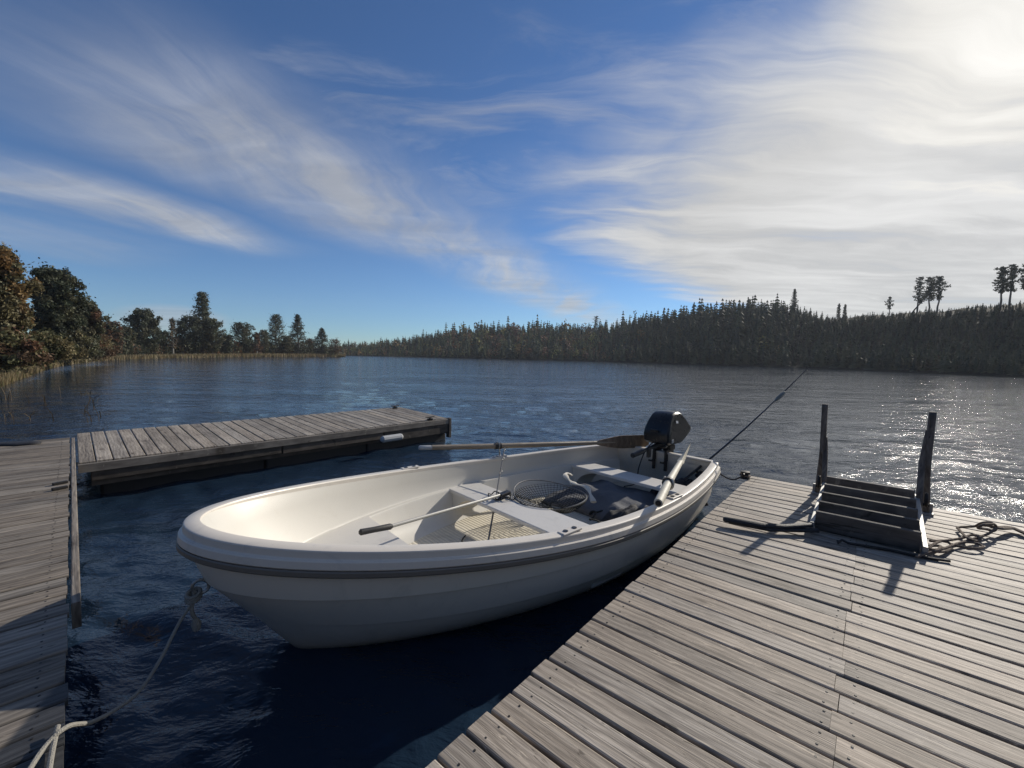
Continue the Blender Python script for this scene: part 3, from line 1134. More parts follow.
def make_oars():
    # far oar lying along the far gunwale
    o, L = in_boat('oar', 1.76, -.985, .69)
    a, l, b0, b1 = Vector((2.56, -1.29, .715)), Vector((1.76, -.985, .685)), Vector((.60, -.55, .65)), Vector((-.14, -.275, .63))
    sh = MB()
    sh.tube([L(*a.lerp(l, .16)), L(*l), L(*l.lerp(b0, .5)), L(*b0), L(*b0.lerp(b1, .35))], [.026, .029, .028, .024, .016], 10)
    sh.build('shaft', M['oar'], o, smooth=True)
    g = MB()
    g.tube([L(*a), L(*a.lerp(l, .015)), L(*a.lerp(l, .14)), L(*a.lerp(l, .16))], [.016, .024, .024, .020], 10)
    g.build('grip', M['foam'], o, smooth=True)
    bl = MB()
    d = (b1 - b0).normalized()
    up = Vector((0, 0, 1)) - d * d.z
    up.normalize()
    sd = d.cross(up)
    rows = []
    for k in range(13):
        f = k / 12
        w = .018 + .062 * min(1, f * 2.2) ** .8 * (1 if f < .88 else math.sqrt(max(.05, 1 - ((f - .88) / .12) ** 2 * .8)))
        th = .014 * (1 - f) + .006
        p = b0.lerp(b1, f)
        rows.append([L(*(p + up * w + sd * th * .5)), L(*(p + sd * th)), L(*(p - up * w + sd * th * .5)), L(*(p - up * w - sd * th * .5)), L(*(p - sd * th)), L(*(p + up * w - sd * th * .5))])
    bl.loft(rows, closed=True)
    bl.add(rows[-1], [tuple(range(6))])
    bl.build('blade', M['oarblade'], o, smooth=True)
    k = MB()
    dl = (b0 - l).normalized()
    k.tube([L(*(l - dl * .035)), L(*(l + dl * .035))], .036, 12)
    k.build('collar', M['rubber'], o, smooth=True)
    r = MB()
    r.tube([L(1.76, -.955, .585), L(1.76, -.955, .66)], .008, 8)
    r.torus(L(1.76, -.98, .698), (.3, 1, 0), (0, 0, 1), .038, .038, .007, 20, 6, math.pi * .72, math.pi * 2.28)
    r.build('rowlock', M['steel'], o, smooth=True)
    tag(o, 'brown wooden oar with dark blade laid along the far gunwale', 'oar', 'pair of oars in the boat')
    # near oar, seen end-on, running aft
    o, L = in_boat('oar', 1.5, .86, .66)
    a, l, b0, b1 = Vector((2.01, 1.06, .665)), Vector((1.50, .862, .668)), Vector((.80, .61, .675)), Vector((.12, .365, .685))
    sh = MB()
    sh.tube([L(*a), L(*a.lerp(l, .05)), L(*l), L(*b0), L(*b0.lerp(b1, .3))], [.030, .033, .032, .026, .018], 12, cap=True)
    sh.build('shaft', M['oarpale'], o, smooth=True)
    e = MB()
    e.tube([L(*(a + (a - l).normalized() * .001)), L(*(a + (a - l).normalized() * .005))], .020, 12)
    e.build('hollow_end', M['black'], o)
    bl = MB()
    d = (b1 - b0).normalized()
    up = Vector((0, 0, 1)) - d * d.z
    up.normalize()
    sd = d.cross(up)
    rows = []
    for k in range(11):
        f = k / 10
        w = .028 + .055 * min(1, f * 2.2) ** .8 * (1 if f < .85 else math.sqrt(max(.05, 1 - ((f - .85) / .15) ** 2 * .85)))
        th = .026 * (1 - f) + .008
        p = b0.lerp(b1, f)
        u2 = (up * .94 + sd * .34).normalized()
        s2 = d.cross(u2)
        rows.append([L(*(p + u2 * w)), L(*(p + s2 * th)), L(*(p - u2 * w)), L(*(p - s2 * th))])
    bl.loft(rows, closed=True)
    bl.add(rows[-1], [(0, 1, 2, 3)])
    bl.build('blade', M['oarpale'], o, smooth=True, sharp=30)
    k = MB()
    dl = (b0 - l).normalized()
    k.tube([L(*(l - dl * .022)), L(*(l - dl * .02)), L(*(l + dl * .02)), L(*(l + dl * .022))], [.04, .048, .048, .04], 14)
    k.build('collar', M['rubber'], o, smooth=True)
    r = MB()
    r.tube([L(1.5, .86, .57), L(1.5, .86, .63)], .009, 8)
    r.torus(L(1.5, .862, .668), (.33, 1, 0), (0, 0, 1), .052, .052, .008, 20, 6, math.pi * .72, math.pi * 2.28)
    r.build('rowlock', M['steel'], o, smooth=True)
    tag(o, 'pale thick oar pointing aft from the near gunwale, hollow end towards us', 'oar', 'pair of oars in the boat')


make_oars()


def make_motor():
    o, L = in_boat('outboard_motor', -.08, 0, .56)
    # cowling: a wedge shaped hood, brow leaning back, long lid falling aft, underside rising aft
    mb = MB()
    prof = [(.17, .685), (.225, .72), (.235, .80), (.215, .88), (.15, 1.0), (.09, 1.06), (.02, 1.09), (-.10, 1.095), (-.18, 1.075), (-.30, 1.0), (-.44, .895), (-.475, .86), (-.47, .825), (-.40, .785), (-.22, .715), (-.12, .685)]
    cx0, cz0 = -.10, .86
    rings = []
    for (y, k) in ((-.178, .80), (-.172, .90), (-.150, .97), (-.08, 1.0), (.0, 1.01), (.08, 1.0), (.150, .97), (.172, .90), (.178, .80)):
        ring = []
        for (x, z) in prof:
            yy = y * (1 - .22 * max(0, (z - .85) / .25)) * (1 - .18 * max(0, (-x - .15) / .32))
            ring.append(L(cx0 + (x - cx0) * k, yy, cz0 + (z - cz0) * k))
        rings.append(ring)
    mb.loft(rings, closed=True)
    mb.add(rings[-1], [tuple(range(len(prof)))])
    mb.add(rings[0], [tuple(range(len(prof)))[::-1]])
    cw = mb.build('cowling', M['cowl'], o, smooth=True, sharp=30)
    cw.scale = (.92, .95, .92)
    em = MB()
    em.add([L(.03, .160, .99), L(-.025, .160, .985), L(-.02, .166, .955), L(.03, .166, .958)], [(0, 1, 2, 3)])
    m2 = em.build('emblem', M['white'], cw)
    sm = m2.modifiers.new('thick', 'SOLIDIFY')
    sm.thickness = .004
    lt = MB()
    lt.box(L(.12, .165, .74), (.05, .03, .05))
    lt.build('latch', M['foam'], cw, bevel=.006)
    pl = MB()
    pl.tube([L(.20, .0, .86), L(.255, .0, .865)], .012, 8)
    pl.box(L(.262, .0, .865), (.022, .10, .034))
    pl.build('starter_handle', M['black'], cw, bevel=.005)
    md = MB()
    md.tube([L(-.11, 0, .72), L(-.11, 0, .60), L(-.12, 0, .30), L(-.13, 0, -.30)], [.085, .065, .055, .05], 12, flat=.7)
    md.box(L(-.15, 0, -.36), (.30, .06, .09))
    md.tube([L(-.02, 0, -.42), L(-.28, 0, -.42)], [.03, .045], 10)
    md.build('leg', M['black'], o, smooth=True)
    for sg in (1, -1):
        br = MB()
        br.box(L(.0, sg * .075, .535), (.17, .03, .13))
        br.box(L(.072, sg * .075, .44), (.03, .03, .17))
        br.tube([L(.06, sg * .075, .46), L(.13, sg * .075, .46)], .012, 8)
        br.box(L(.135, sg * .075, .46), (.012, .075, .022))
        br.build('clamp', M['cleatm'], o, bevel=.005)
    br = MB()
    br.box(L(-.06, 0, .62), (.12, .18, .06))
    br.build('swivel_bracket', M['cleatm'], o, bevel=.008)
    ti = MB()
    ti.tube([L(.0, 0, .66), L(.12, 0, .665), L(.30, 0, .645), L(.46, 0, .63)], [.032, .028, .022, .02], 10)
    t = ti.build('tiller', M['black'], o, smooth=True)
    gr = MB()
    gr.tube([L(.46, 0, .63), L(.47, 0, .629), L(.62, 0, .612), L(.66, 0, .609), L(.67, 0, .608)], [.02, .029, .026, .029, .02], 10)
    gr.build('grip', M['rubber'], t, smooth=True)
    sh = MB()
    sh.box(L(.36, .02, .60), (.05, .035, .10))
    sh.build('throttle_stop', M['black'], t, bevel=.006)
    sh = MB()
    sh.tube([L(.02, .09, .70), L(.10, .12, .69), L(.20, .13, .67)], [.010, .012, .016], 8)
    sh.build('shift_lever', M['black'], o, smooth=True)
    fh = MB()
    fh.tube(smooth_path([L(.12, -.02, .72), L(.30, -.05, .62), L(.36, -.10, .40), L(.30, -.16, .20), L(.34, -.30, .13)]), .007, 7)
    fh.build('fuel_hose', M['rubber'], o, smooth=True)
    tag(o, 'small black outboard motor clamped to the white boat\'s transom', 'outboard motor')


make_motor()


def make_rods():
    # spinning rod sloping out over the stern
    Bs = BOAT @ Vector((.34, .36, .30))
    k0 = BOAT @ Vector((.03, .40, .585))
    tip = at_dist(808, 368, 6.35)
    o = empty('fishing_rod', Bs)
    d = (tip - Bs).normalized()
    end = tip - Bs
    sag = Vector((0, 0, -.05))

    def pt(f):
        return end * f + sag * (math.sin(math.pi * f))
    bl = MB()
    bl.tube([pt(f) for f in (.22, .35, .5, .65, .8, .92, 1.0)], [.012, .0108, .0095, .008, .0068, .0056, .0045], 8)
    bl.build('blank', M['carbon'], o, smooth=True)
    h = MB()
    h.tube([pt(0), pt(.008), pt(.05), pt(.09), pt(.11), pt(.17), pt(.225)], [.012, .017, .016, .012, .013, .014, .009], 10)
    h.build('handle', M['rubber'], o, smooth=True)
    side = d.cross(Vector((0, 0, 1))).normalized()
    dn = d.cross(side).normalized()
    if dn.z > 0:
        dn = -dn
    c = pt(.135) + dn * .065 + side * .01
    r = MB()
    r.tube([pt(.135), pt(.135) + dn * .05], [.010, .014], 8)
    r.tube([c - d * .035, c + d * .03, c + d * .032, c + d * .055], [.032, .030, .020, .022], 14)
    rl = r.build('reel', M['black'], o, smooth=True)
    sp = MB()
    sp.tube([c + d * .058, c + d * .095], [.024, .020], 14)
    sp.build('spool', M['steel'], rl, smooth=True)
    cr = MB()
    cr.tube([c, c + side * .06, c + side * .065 + dn * .04, c + side * .10 + dn * .045], [.006, .006, .006, .012], 7)
    cr.torus(c + d * .05, dn, side, .05, .05, .0035, 14, 5, 0, math.pi)
    cr.build('crank', M['steel'], rl, smooth=True)
    for f, rr in ((.36, .016), (.5, .012), (.63, .009), (.76, .007), (.88, .005), (.99, .004)):
        g = MB()
        q = pt(f)
        g.torus(q + dn * (rr + .008), dn, side, rr, rr, .0016, 14, 5)
        g.tube([q, q + dn * .009], .0016, 5)
        g.build('guide', M['steel'], o, smooth=True)
    tag(o, 'long black fishing rod with a reel, slanting out over the boat\'s stern', 'fishing rod')
    # lure hooked on the rod
    q = at_dist(780, 396.5, (Bs + pt(.70)).xy.length)
    l0 = empty('fishing_lure', q)
    lu = MB()
    ld = d
    lu.tube([ld * -.10, ld * -.085, ld * -.04, ld * .03, ld * .085, ld * .10], [.004, .012, .020, .022, .013, .004], 10)
    lu.build('body', M['lure'], l0, smooth=True)
    hk = MB()
    hk.torus(ld * -.02 + Vector((0, 0, -.03)), ld, (0, 0, 1), .013, .016, .002, 10, 5, math.pi * .9, math.pi * 2.1)
    hk.tube([ld * -.10, Bs + pt(.60) - q], .0015, 5)
    hk.build('hook', M['steel'], l0, smooth=True)
    tag(l0, 'small grey green lure hooked beside the black rod', 'lure')
    # thin second rod leaning on the far side
    a = BOAT @ Vector((2.72, .03, .135))
    b = BOAT @ Vector((1.74, -.90, .66))
    o = empty('fishing_rod', a)
    e = b - a
    s = MB()
    s.tube([e * f for f in (0, .2, .5, .8, 1.0, 1.04)], [.0085, .008, .007, .006, .005, .0045], 8)
    s.build('blank', M['greyrod'], o, smooth=True)
    for f, rr in ((.42, .017), (.70, .014), (.86, .012), (.97, .010)):
        g = MB()
        g.torus(e * f + Vector((.01, 0, rr + .006)), e.normalized().cross(Vector((0, 0, 1))).normalized(), (0, 0, 1), rr, rr, .002, 14, 5)
        g.build('guide', M['steel'], o, smooth=True)
    tag(o, 'thin grey rod leaning across the middle thwart to the far gunwale', 'fishing rod')


make_rods()


def make_net():
    o, L = in_boat('landing_net', 2.27, -.33, .41)
    a, b, j = Vector((3.66, -.10, .515)), Vector((3.455, -.10, .50)), Vector((2.27, -.33, .415))
    p = MB()
    p.tube([L(*b), L(*b.lerp(j, .5)), L(*j)], [.0125, .0125, .013], 10)
    p.build('pole', M['alu'], o, smooth=True)
    g = MB()
    g.tube([L(*(a + (a - b).normalized() * .01)), L(*a), L(*a.lerp(b, .4)), L(*b), L(*b.lerp(j, .012))], [.012, .021, .019, .021, .014], 12)
    g.build('grip', M['rubber'], o, smooth=True)
    y = MB()
    c = Vector((1.83, -.13, .395))
    d = (j - b).normalized()
    y.box(L(*(j + d * .05)), (.14, .055, .035), Matrix.Rotation(math.atan2(d.y, d.x), 3, 'Z'))
    y.build('joint', M['black'], o, bevel=.008)
    h = MB()
    ax = Vector((d.x, d.y, 0)).normalized()
    ay = Vector((-ax.y, ax.x, 0))

    def hz(a_):
        return (0, 0, .012 + .03 * math.sin(a_) - .02 * math.cos(2 * a_))
    h.torus(L(*(c + Vector((0, 0, -.02)))), ax, ay, .37, .33, .006, 40, 8, bump=hz)
    h.build('hoop', M['greyrod'], o, smooth=True)
    nb = MB()
    rows = []
    nr, na = 13, 64
    for i in range(nr):
        f = i / (nr - 1)
        row = []
        for k in range(na):
            t = TAU * k / na
            rr = 1 - .72 * f ** 1.3
            q = c + ax * (.38 * rr * math.cos(t) + .10 * f) + ay * (.34 * rr * math.sin(t) + .05 * f * math.sin(3 * t))
            q += Vector((0, 0, -.02 - .055 * math.sin(f * 2.2) + .02 * math.sin(5 * t) * f))
            if q.x < 2.10:
                q.z -= .12 * f * min(1, (2.10 - q.x) / .3)
            q.z = max(q.z, .383 if q.x > 2.06 else .2)
            row.append(L(*q))
        rows.append(row)
    nb.loft(rows, closed=True)
    # inner diagonal weave as a second layer
    n_ = nb.build('net_bag', M['netmat'], o)
    w = n_.modifiers.new('mesh', 'WIREFRAME')
    w.thickness = .0055
    w.use_even_offset = False
    tag(o, 'landing net with black grip and silver pole resting on the middle thwart', 'landing net')


make_net()


def crumple(name, cx_, cy_, cz_, sx, sy, hgt, mat, seed, n=44, power=.5, tilt=(0, 0)):
    """a soft heap: bulged grid with folds, closed underneath"""
    g = np.random.default_rng(seed)
    ph = g.random((6, 3)) * TAU
    fr = g.normal(size=(6, 2)) * 5
    o, L = in_boat(name, cx_, cy_, cz_)
    mb = MB()
    rows = []
    for i in range(n + 1):
        row = []
        for k in range(n + 1):
            u, v = 2 * i / n - 1, 2 * k / n - 1
            e = max(0, (1 - abs(u) ** 3) * (1 - abs(v) ** 3)) ** power
            z = hgt * e * (1 + tilt[0] * u + tilt[1] * v)
            fold = sum(math.sin(fr[q, 0] * u + fr[q, 1] * v + ph[q, 0]) for q in range(6)) / 6
            rid = sum(1 - abs(math.sin(1.1 * fr[q, 1] * u - 1.3 * fr[q, 0] * v + ph[q, 2])) for q in range(4)) / 4 - .36
            z += .10 * hgt * fold * e * 2.2 + .55 * hgt * rid * min(1, e * 1.5)
            x = sx * u * (1 + .12 * math.sin(3 * v + ph[0, 1]))
            y = sy * v * (1 + .12 * math.sin(3 * u + ph[1, 1]))
            row.append(Vector((x, y, z)))
        rows.append(row)
    mb.loft(rows)
    m = mb.build('fabric', mat, o, smooth=True, sharp=80)
    s = m.modifiers.new('thick', 'SOLIDIFY')
    s.thickness = .012
    return o


def boat_clutter():
    o = crumple('tarpaulin', 1.02, -.02, .105, .42, .56, .15, M['bagm'], 5, tilt=(-.35, -.1))
    tag(o, 'crumpled dark grey tarpaulin heaped before the rear thwart', 'tarpaulin')
    o = crumple('bag', 1.24, .45, .105, .26, .24, .15, M['bagd'], 8)
    tag(o, 'near black soft bag on the boat floor by the near side', 'bag')
    o = crumple('bag', .30, .34, .105, .20, .24, .22, M['bagd'], 9)
    tag(o, 'dark bag stowed against the transom behind the rear thwart', 'bag')
    # white webbing strap
    st, L = in_boat('strap', 1.34, -.22, .30)
    pts = [(1.14, -.46, .37), (1.22, -.46, .405), (1.30, -.40, .40), (1.33, -.30, .37), (1.37, -.20, .375), (1.35, -.08, .37), (1.41, .02, .33), (1.46, .10, .28)]
    mb = MB()
    c = [Vector(L(*p)) for p in pts]
    fine = []
    for i in range(len(c) - 1):
        for k in range(5):
            f = k / 5
            p0, p1, p2, p3 = c[max(i - 1, 0)], c[i], c[i + 1], c[min(i + 2, len(c) - 1)]
            fine.append(.5 * ((2 * p1) + (p2 - p0) * f + (2 * p0 - 5 * p1 + 4 * p2 - p3) * f * f + (3 * p1 - p0 - 3 * p2 + p3) * f ** 3))
    mb.tube(fine, [.024 + .010 * math.sin(i * .8) for i in range(len(fine))], 10, flat=.5)
    mb.build('webbing', M['cloth'], st, smooth=True)
    tag(st, 'twisted off white strap lying over the grey tarpaulin', 'strap')
    # thin dark line on the floor ahead of the middle thwart
    ln, L = in_boat('rope', 2.62, .2, .115)
    mb = MB()
    pts = []
    for i in range(60):
        t = i / 59
        pts.append(L(2.62 + .10 * math.sin(6 * t) + .05 * math.sin(17 * t), -.38 + 1.0 * t, .117 + .01 * abs(math.sin(9 * t))))
    mb.tube(pts, .006, 6)
    mb.build('line', M['netmat'], ln, smooth=True)
    tag(ln, 'thin dark line lying on the ribbed boat floor', 'rope')


boat_clutter()


def tangled_line():
    g = np.random.default_rng(44)
    o, L = in_boat('rope', 1.62, .16, .14)
    pts = []
    x, y, a = 1.95, .05, 0.0
    for i in range(46):
        a += g.normal() * .9
        x += .055 * math.cos(a) + (1.62 - x) * .10
        y += .055 * math.sin(a) + (.14 - y) * .10
        pts.append(L(min(x, 2.02), y, .125 + .05 * abs(math.sin(i * .7)) + .02 * g.random()))
    mb = MB()
    mb.tube(smooth_path(pts, 4), .0085, 7)
    mb.build('line', M['netmat'], o, smooth=True)
    tag(o, 'tangled dark line heaped on the boat floor behind the middle thwart', 'rope')
    o, L = in_boat('rope', 2.30, -.40, .38)
    pts = []
    for i in range(40):
        t = i / 39
        pts.append(L(2.30 + .10 * math.cos(t * 15) * (1 - .3 * t) - .12 * t, -.42 + .09 * math.sin(t * 15) + .10 * t, .380 + .012 * (i % 3)))
    mb = MB()
    mb.tube(smooth_path(pts, 4), .005, 6)
    mb.build('line', M['netmat'], o, smooth=True)
    tag(o, 'thin dark cord looped on the middle thwart by the net\'s joint', 'rope')


tangled_line()


# ------------------------------------------------------------------ bathing ladder on the dock
def make_ladder():
    root = empty('bathing_ladder', dk(4.3, 0, 0), 0)
    inv = Matrix.Translation(-root.location)

    def P(a, o, z):
        return inv @ dk(a, o, z)
    # aluminium side rails, rising a little towards the water
    for sg, of in ((-1, -.300), (1, .305)):
        mb = MB()
        a0, z0, a1, z1 = 3.80, .05, 4.78, .165
        mb.board(P(a0, of, z0 + .02), P(a1, of, z1 + .02), N_, .028, .055, seg=2, r=.004)
        mb.build('side_rail', M['alu'], root)
    # dark treads folded upright, facing us
    for k in range(5):
        f = k / 4
        a = 3.86 + .80 * f
        z = .052 + .095 * f
        mb = MB()
        lean = Vector((0, 0, 1)) * .97 + E_ * -.22
        lean.normalize()
        th = lean.cross(N_).normalized()
        hgt = .150
        base = P(a, 0, z - .045) + lean * hgt
        mb.board(base - N_ * .283, base + N_ * .283, th, .024, hgt, seg=3, r=.004, up=lean)
        mb.build('tread', M['tarwood'], root)
    # handrails: broad tapered boards, forked low down
    for sg, of in ((-1, -.335), (1, .350)):
        h = empty('handrail', (0, 0, 0))
        h.parent = root
        top = P(4.80, of + .008 * sg, .865)
        fk = P(4.80, of + .002 * sg, .44)
        f1 = P(4.86 + .06, of + .028 * sg, .02)
        f2 = P(4.70, of - .022 * sg, .10)

        def strip(mb, pts, ws, t):
            rows = []
            for i, (p, w) in enumerate(zip(pts, ws)):
                dirv = (pts[min(i + 1, len(pts) - 1)] - pts[max(i - 1, 0)]).normalized()
                s = dirv.cross(N_).normalized()
                n2 = N_
                rows.append([p + s * w + n2 * t * .7, p + s * w - n2 * t * .7, p + s * (w * .6) - n2 * t, p - s * (w * .6) - n2 * t, p - s * w - n2 * t * .7, p - s * w + n2 * t * .7, p - s * (w * .6) + n2 * t, p + s * (w * .6) + n2 * t])
            mb.loft(rows, closed=True)
            mb.add(rows[0], [tuple(range(8))[::-1]])
            mb.add(rows[-1], [tuple(range(8))])
        mb = MB()
        strip(mb, [top, top.lerp(fk, .06), top.lerp(fk, .5), fk, fk.lerp(f1, .5), f1], [.012, .028, .036, .034, .030, .028], .022)
        mb.build('grab_board', M['tarwood'], h)
        mb = MB()
        if sg > 0:
            strip(mb, [top.lerp(fk, .35) - N_ * .010, fk - N_ * .030, f2 - N_ * .012], [.012, .030, .028], .0205)
        else:
            strip(mb, [top.lerp(fk, .70) + N_ * .012, fk + N_ * .020, f2 + N_ * .014], [.014, .031, .028], .019)
        mb.build('brace_board', M['tarwood'], h)
        ft = MB()
        ft.box(P(4.93, of + .035 * sg, .010), (.12, .075, .02), Matrix.Rotation(R(90 - 40.3), 3, 'Z'))
        ft.box(P(4.955, of + .035 * sg, .05), (.03, .07, .075), Matrix.Rotation(R(90 - 40.3), 3, 'Z'))
        ft.build('foot_plate', M['alu'], h, bevel=.004)
        bk = MB()
        bk.torus(P(4.74, of + .01 * sg, .16), E_, Vector((0, 0, 1)), .042, .05, .011, 16, 7)
        bk.tube([P(4.74, of - .03, .12), P(4.74, of + .03, .12)], .012, 8)
        bk.build('hinge', M['cleatm'], h, smooth=True)
    # lower arm swung out over the boards
    a0, a1, a2 = on_z(723, 519, DOCKZ + .05), on_z(762, 525.5, DOCKZ + .05), on_z(811, 525, DOCKZ + .06)
    mid = on_z(785, 526.8, DOCKZ + .05)
    arm = MB()
    arm.tube([inv @ p for p in (a0, a0.lerp(a1, .05), a1, mid, a2)], [.016, .026, .026, .024, .022], 10, flat=.75)
    b1, b2 = on_z(770, 529.5, DOCKZ + .03), on_z(818, 530.5, DOCKZ + .03)
    arm.build('folded_arm', M['rubber'], root, smooth=True)
    arm = MB()
    arm.tube([inv @ p for p in (a0.lerp(a1, .15) + Vector((0, 0, -.014)), b1, b2)], [.018, .020, .020], 10, flat=.75)
    arm.build('folded_arm', M['rubber'], root, smooth=True)
    tag(root, 'dark folded bathing ladder with two upright handrails at the dock\'s end', 'ladder')


make_ladder()


# ------------------------------------------------------------------ ropes, cleats
def make_ropes():
    # bow line
    p0 = BOAT @ Vector((4.545, 0.0, .485))
    p1 = on_z(67, 727, DOCKZ + .02)
    p2 = on_z(44, 748, DOCKZ + .016)
    p3 = on_z(20, 785, DOCKZ + .014)
    o = empty('mooring_rope', p1)
    pts = []
    q = at_dist(193, 600, p0.xy.length - .01)
    for (x, y, f) in ((178, 625, .12), (160, 660, .28), (140, 690, .44), (118, 708, .60), (92, 722, .80)):
        dist = (p0.xy.length) * (1 - f) + p1.xy.length * f
        pts.append(at_dist(x, y, dist))
    path = smooth_path([p0, q] + pts + [p1, p2, p3])
    mb = MB()
    mb.tube([p - p1 for p in path], .0075, 8)
    mb.tube([p - p1 for p in smooth_path([p1 + Vector((-.03, .0, .002)), on_z(52, 752, DOCKZ + .013), on_z(46, 790, DOCKZ + .013)])], .0075, 8)
    mb.build('line', M['ropew'], o, smooth=True)
    kn = MB()
    for k in range(3):
        kn.torus(p0 - p1 + Vector((0, 0, -.01 - .012 * k)), (1, .3, 0), (-.2, 1, .5), .026, .024, .009, 16, 7)
    kn.tube([p - p1 for p in smooth_path([p0 + Vector((.0, 0, -.03)), p0 + Vector((.012, -.03, -.08)), p0 + Vector((.02, -.02, -.13))])], .009, 7)
    kn.tube([p0 - p1 + Vector((.02, -.02, -.125)), p0 - p1 + Vector((.024, -.02, -.15)), p0 - p1 + Vector((.026, -.02, -.185))], [.012, .022, .016], 9)
    kn.build('knot', M['ropew'], o, smooth=True)
    tag(o, 'pale bow rope sagging from the white boat to the left pier', 'rope')
    # cleat on the dock corner and the stern line
    c = on_z(745, 478.5, DOCKZ)
    cl = empty('mooring_cleat', c)
    mb = MB()
    mb.tube([(0, 0, 0), (0, 0, .008), (0, 0, .05), (0, 0, .06), (0, 0, .075), (0, 0, .08)], [.05, .045, .03, .045, .045, .02], 12)
    mb.build('bollard', M['cleatm'], cl, smooth=True)
    mb = MB()
    mb.tube([E_ * -.08 + Vector((0, 0, .055)), E_ * .08 + Vector((0, 0, .055))], .012, 8)
    mb.build('horn', M['cleatm'], cl, smooth=True)
    tag(cl, 'black iron mooring cleat at the near corner of the dock\'s far end', 'cleat')
    s0 = BOAT @ Vector((.03, .60, .52))
    o = empty('mooring_rope', c)
    mb = MB()
    path = smooth_path([Vector((0, 0, .04)), (s0 - c) * .35 + Vector((0, 0, -.06)), (s0 - c) * .7 + Vector((0, 0, -.06)), s0 - c])
    mb.tube(path, .008, 7)
    mb.tube([p for p in smooth_path([Vector((.05, 0, .05)), Vector((0, .05, .045)), Vector((-.05, 0, .04)), Vector((0, -.05, .035)), Vector((.05, .0, .03))])], .009, 7)
    mb.build('line', M['ropeb'], o, smooth=True)
    tag(o, 'short dark stern line from the boat to the dock cleat', 'rope')
    # old brown rope heaped beside the ladder
    c = on_z(960, 540, DOCKZ)
    o = empty('rope_coil', c)

    def px(lst, lift=.014):
        return smooth_path([on_z(x, y, DOCKZ + lift + h) - c for (x, y, h) in lst], 7)
    mb = MB()
    mb.tube(px([(916, 557, 0), (932, 552, .02), (945, 551.5, .01), (952, 546, 0), (944, 541, .015), (934, 544, .03), (930, 549, .02), (942, 549, .015), (958, 543.5, .01), (976, 538, .02), (988, 534, .03), (996, 528.5, .06)]), .0085, 7)
    mb.tube(px([(930, 541, .03), (946, 540.5, .02), (962, 538, .015), (972, 535, .012), (980, 538, .03), (978, 541, .012), (968, 538.5, .03), (960, 530.5, .012), (958, 527.5, .012), (972, 526.5, .02), (984, 525.5, .05), (994, 527, .07)]), .0085, 7)
    mb.tube(px([(956, 544, .01), (966, 542, .012), (977, 543.5, .012), (983, 547, .01), (974, 548.5, .01), (960, 546.5, .008), (954, 545, .005)]), .0085, 7)
    mb.tube(px([(976, 526, .03), (982, 523, .08), (990, 522.5, .09), (996, 526, .06), (994, 531, .02), (985, 529, .04), (978, 528, .06), (984, 524.5, .10), (993, 524, .08)]), .0085, 7)
    mb.tube(px([(924, 546, .02), (940, 546, .03), (936, 551, .03), (926, 551, .01)]), .009, 7)
    mb.build('heaped_rope', M['ropeb'], o, smooth=True)
    mb = MB()
    pts = px([(990, 526.5, .05), (1000, 528, .04), (1012, 528, .02), (1024, 533, .012), (1045, 541, .01)])
    mb.tube(pts, [.012] + [.026] * (len(pts) - 1), 8, flat=.45)
    mb.build('webbing_tail', M['ropeb'], o, smooth=True)
    tag(o, 'heap of old brown rope beside the ladder at the dock\'s right edge', 'rope')
    # thin line trailing in front of the ladder
    c = on_z(850, 549, DOCKZ)
    o = empty('rope', c)
    mb = MB()
    mb.tube([on_z(x, y, DOCKZ + h) - c for (x, y, h) in ((838, 541, .02), (837.5, 543, .012), (842, 540, .03), (848, 543, .02), (868, 546.5, .012), (890, 550, .012), (912, 555, .012), (935, 559, .012), (950, 561, .012))], .009, 7)
    mb.build('line', M['cleatm'], o, smooth=True)
    tag(o, 'thin black line along the foot of the folded ladder', 'rope')


make_ropes()


# ------------------------------------------------------------------ far shores
def interp(tab, x):
    xs = [t[0] for t in tab]
    ys = [t[1] for t in tab]
    return float(np.interp(x, xs, ys))


def azdir(px):
    """horizontal unit direction for a column of the photograph; beyond its edges the azimuth simply runs on"""
    if px > 1024:
        a = math.atan2(ray(1024, 360).x, ray(1024, 360).y) + (px - 1024) * .0016
    elif px < 0:
        a = math.atan2(ray(0, 350).x, ray(0, 350).y) + px * .0016
    else:
        d = ray(px, 350)
        a = math.atan2(d.x, d.y)
    return Vector((math.sin(a), math.cos(a), 0))


def horizon_y(px):
    return 344.2 + px * .0207


def pxm(px):
    """pixels per metre at unit horizontal distance for that column"""
    c = min(max(px, 0), 1024)
    return FPX * math.sqrt(1 + ((c - 512) / FPX) ** 2)


SHORE = [(330, 195), (345, 190), (450, 180), (540, 168), (600, 158), (700, 134), (800, 122), (900, 107), (1024, 94), (1150, 92), (1350, 96)]
SKY_PX = [(330, 6), (345, 9), (375, 12), (400, 16), (430, 22), (470, 29), (500, 32), (540, 33), (600, 34), (640, 43), (700, 53), (750, 61), (790, 57), (812, 49), (830, 46), (850, 47), (880, 50), (915, 53), (940, 55), (980, 60), (1024, 64), (1350, 70)]
TREE_PX = [(330, 6), (400, 8), (470, 13), (540, 14), (600, 11), (640, 17), (700, 20), (750, 21), (790, 14), (815, 7), (835, 3), (1350, 3)]
RIDGE = 55.0


def hill_z(px, dep):
    """ground height of the far shore, dep metres behind the waterline"""
    D = interp(SHORE, px)
    H = (interp(SKY_PX, px) - interp(TREE_PX, px)) * (D + RIDGE) / pxm(px) + CAMZ
    H = max(H, 1.2)
    f = dep / RIDGE
    if f <= 1:
        s = .35 * f + .65 * f * f * (3 - 2 * f)
        return .25 + (H - .25) * s if dep > 0 else .25 + dep * .4
    return H - (f - 1) * 4.0


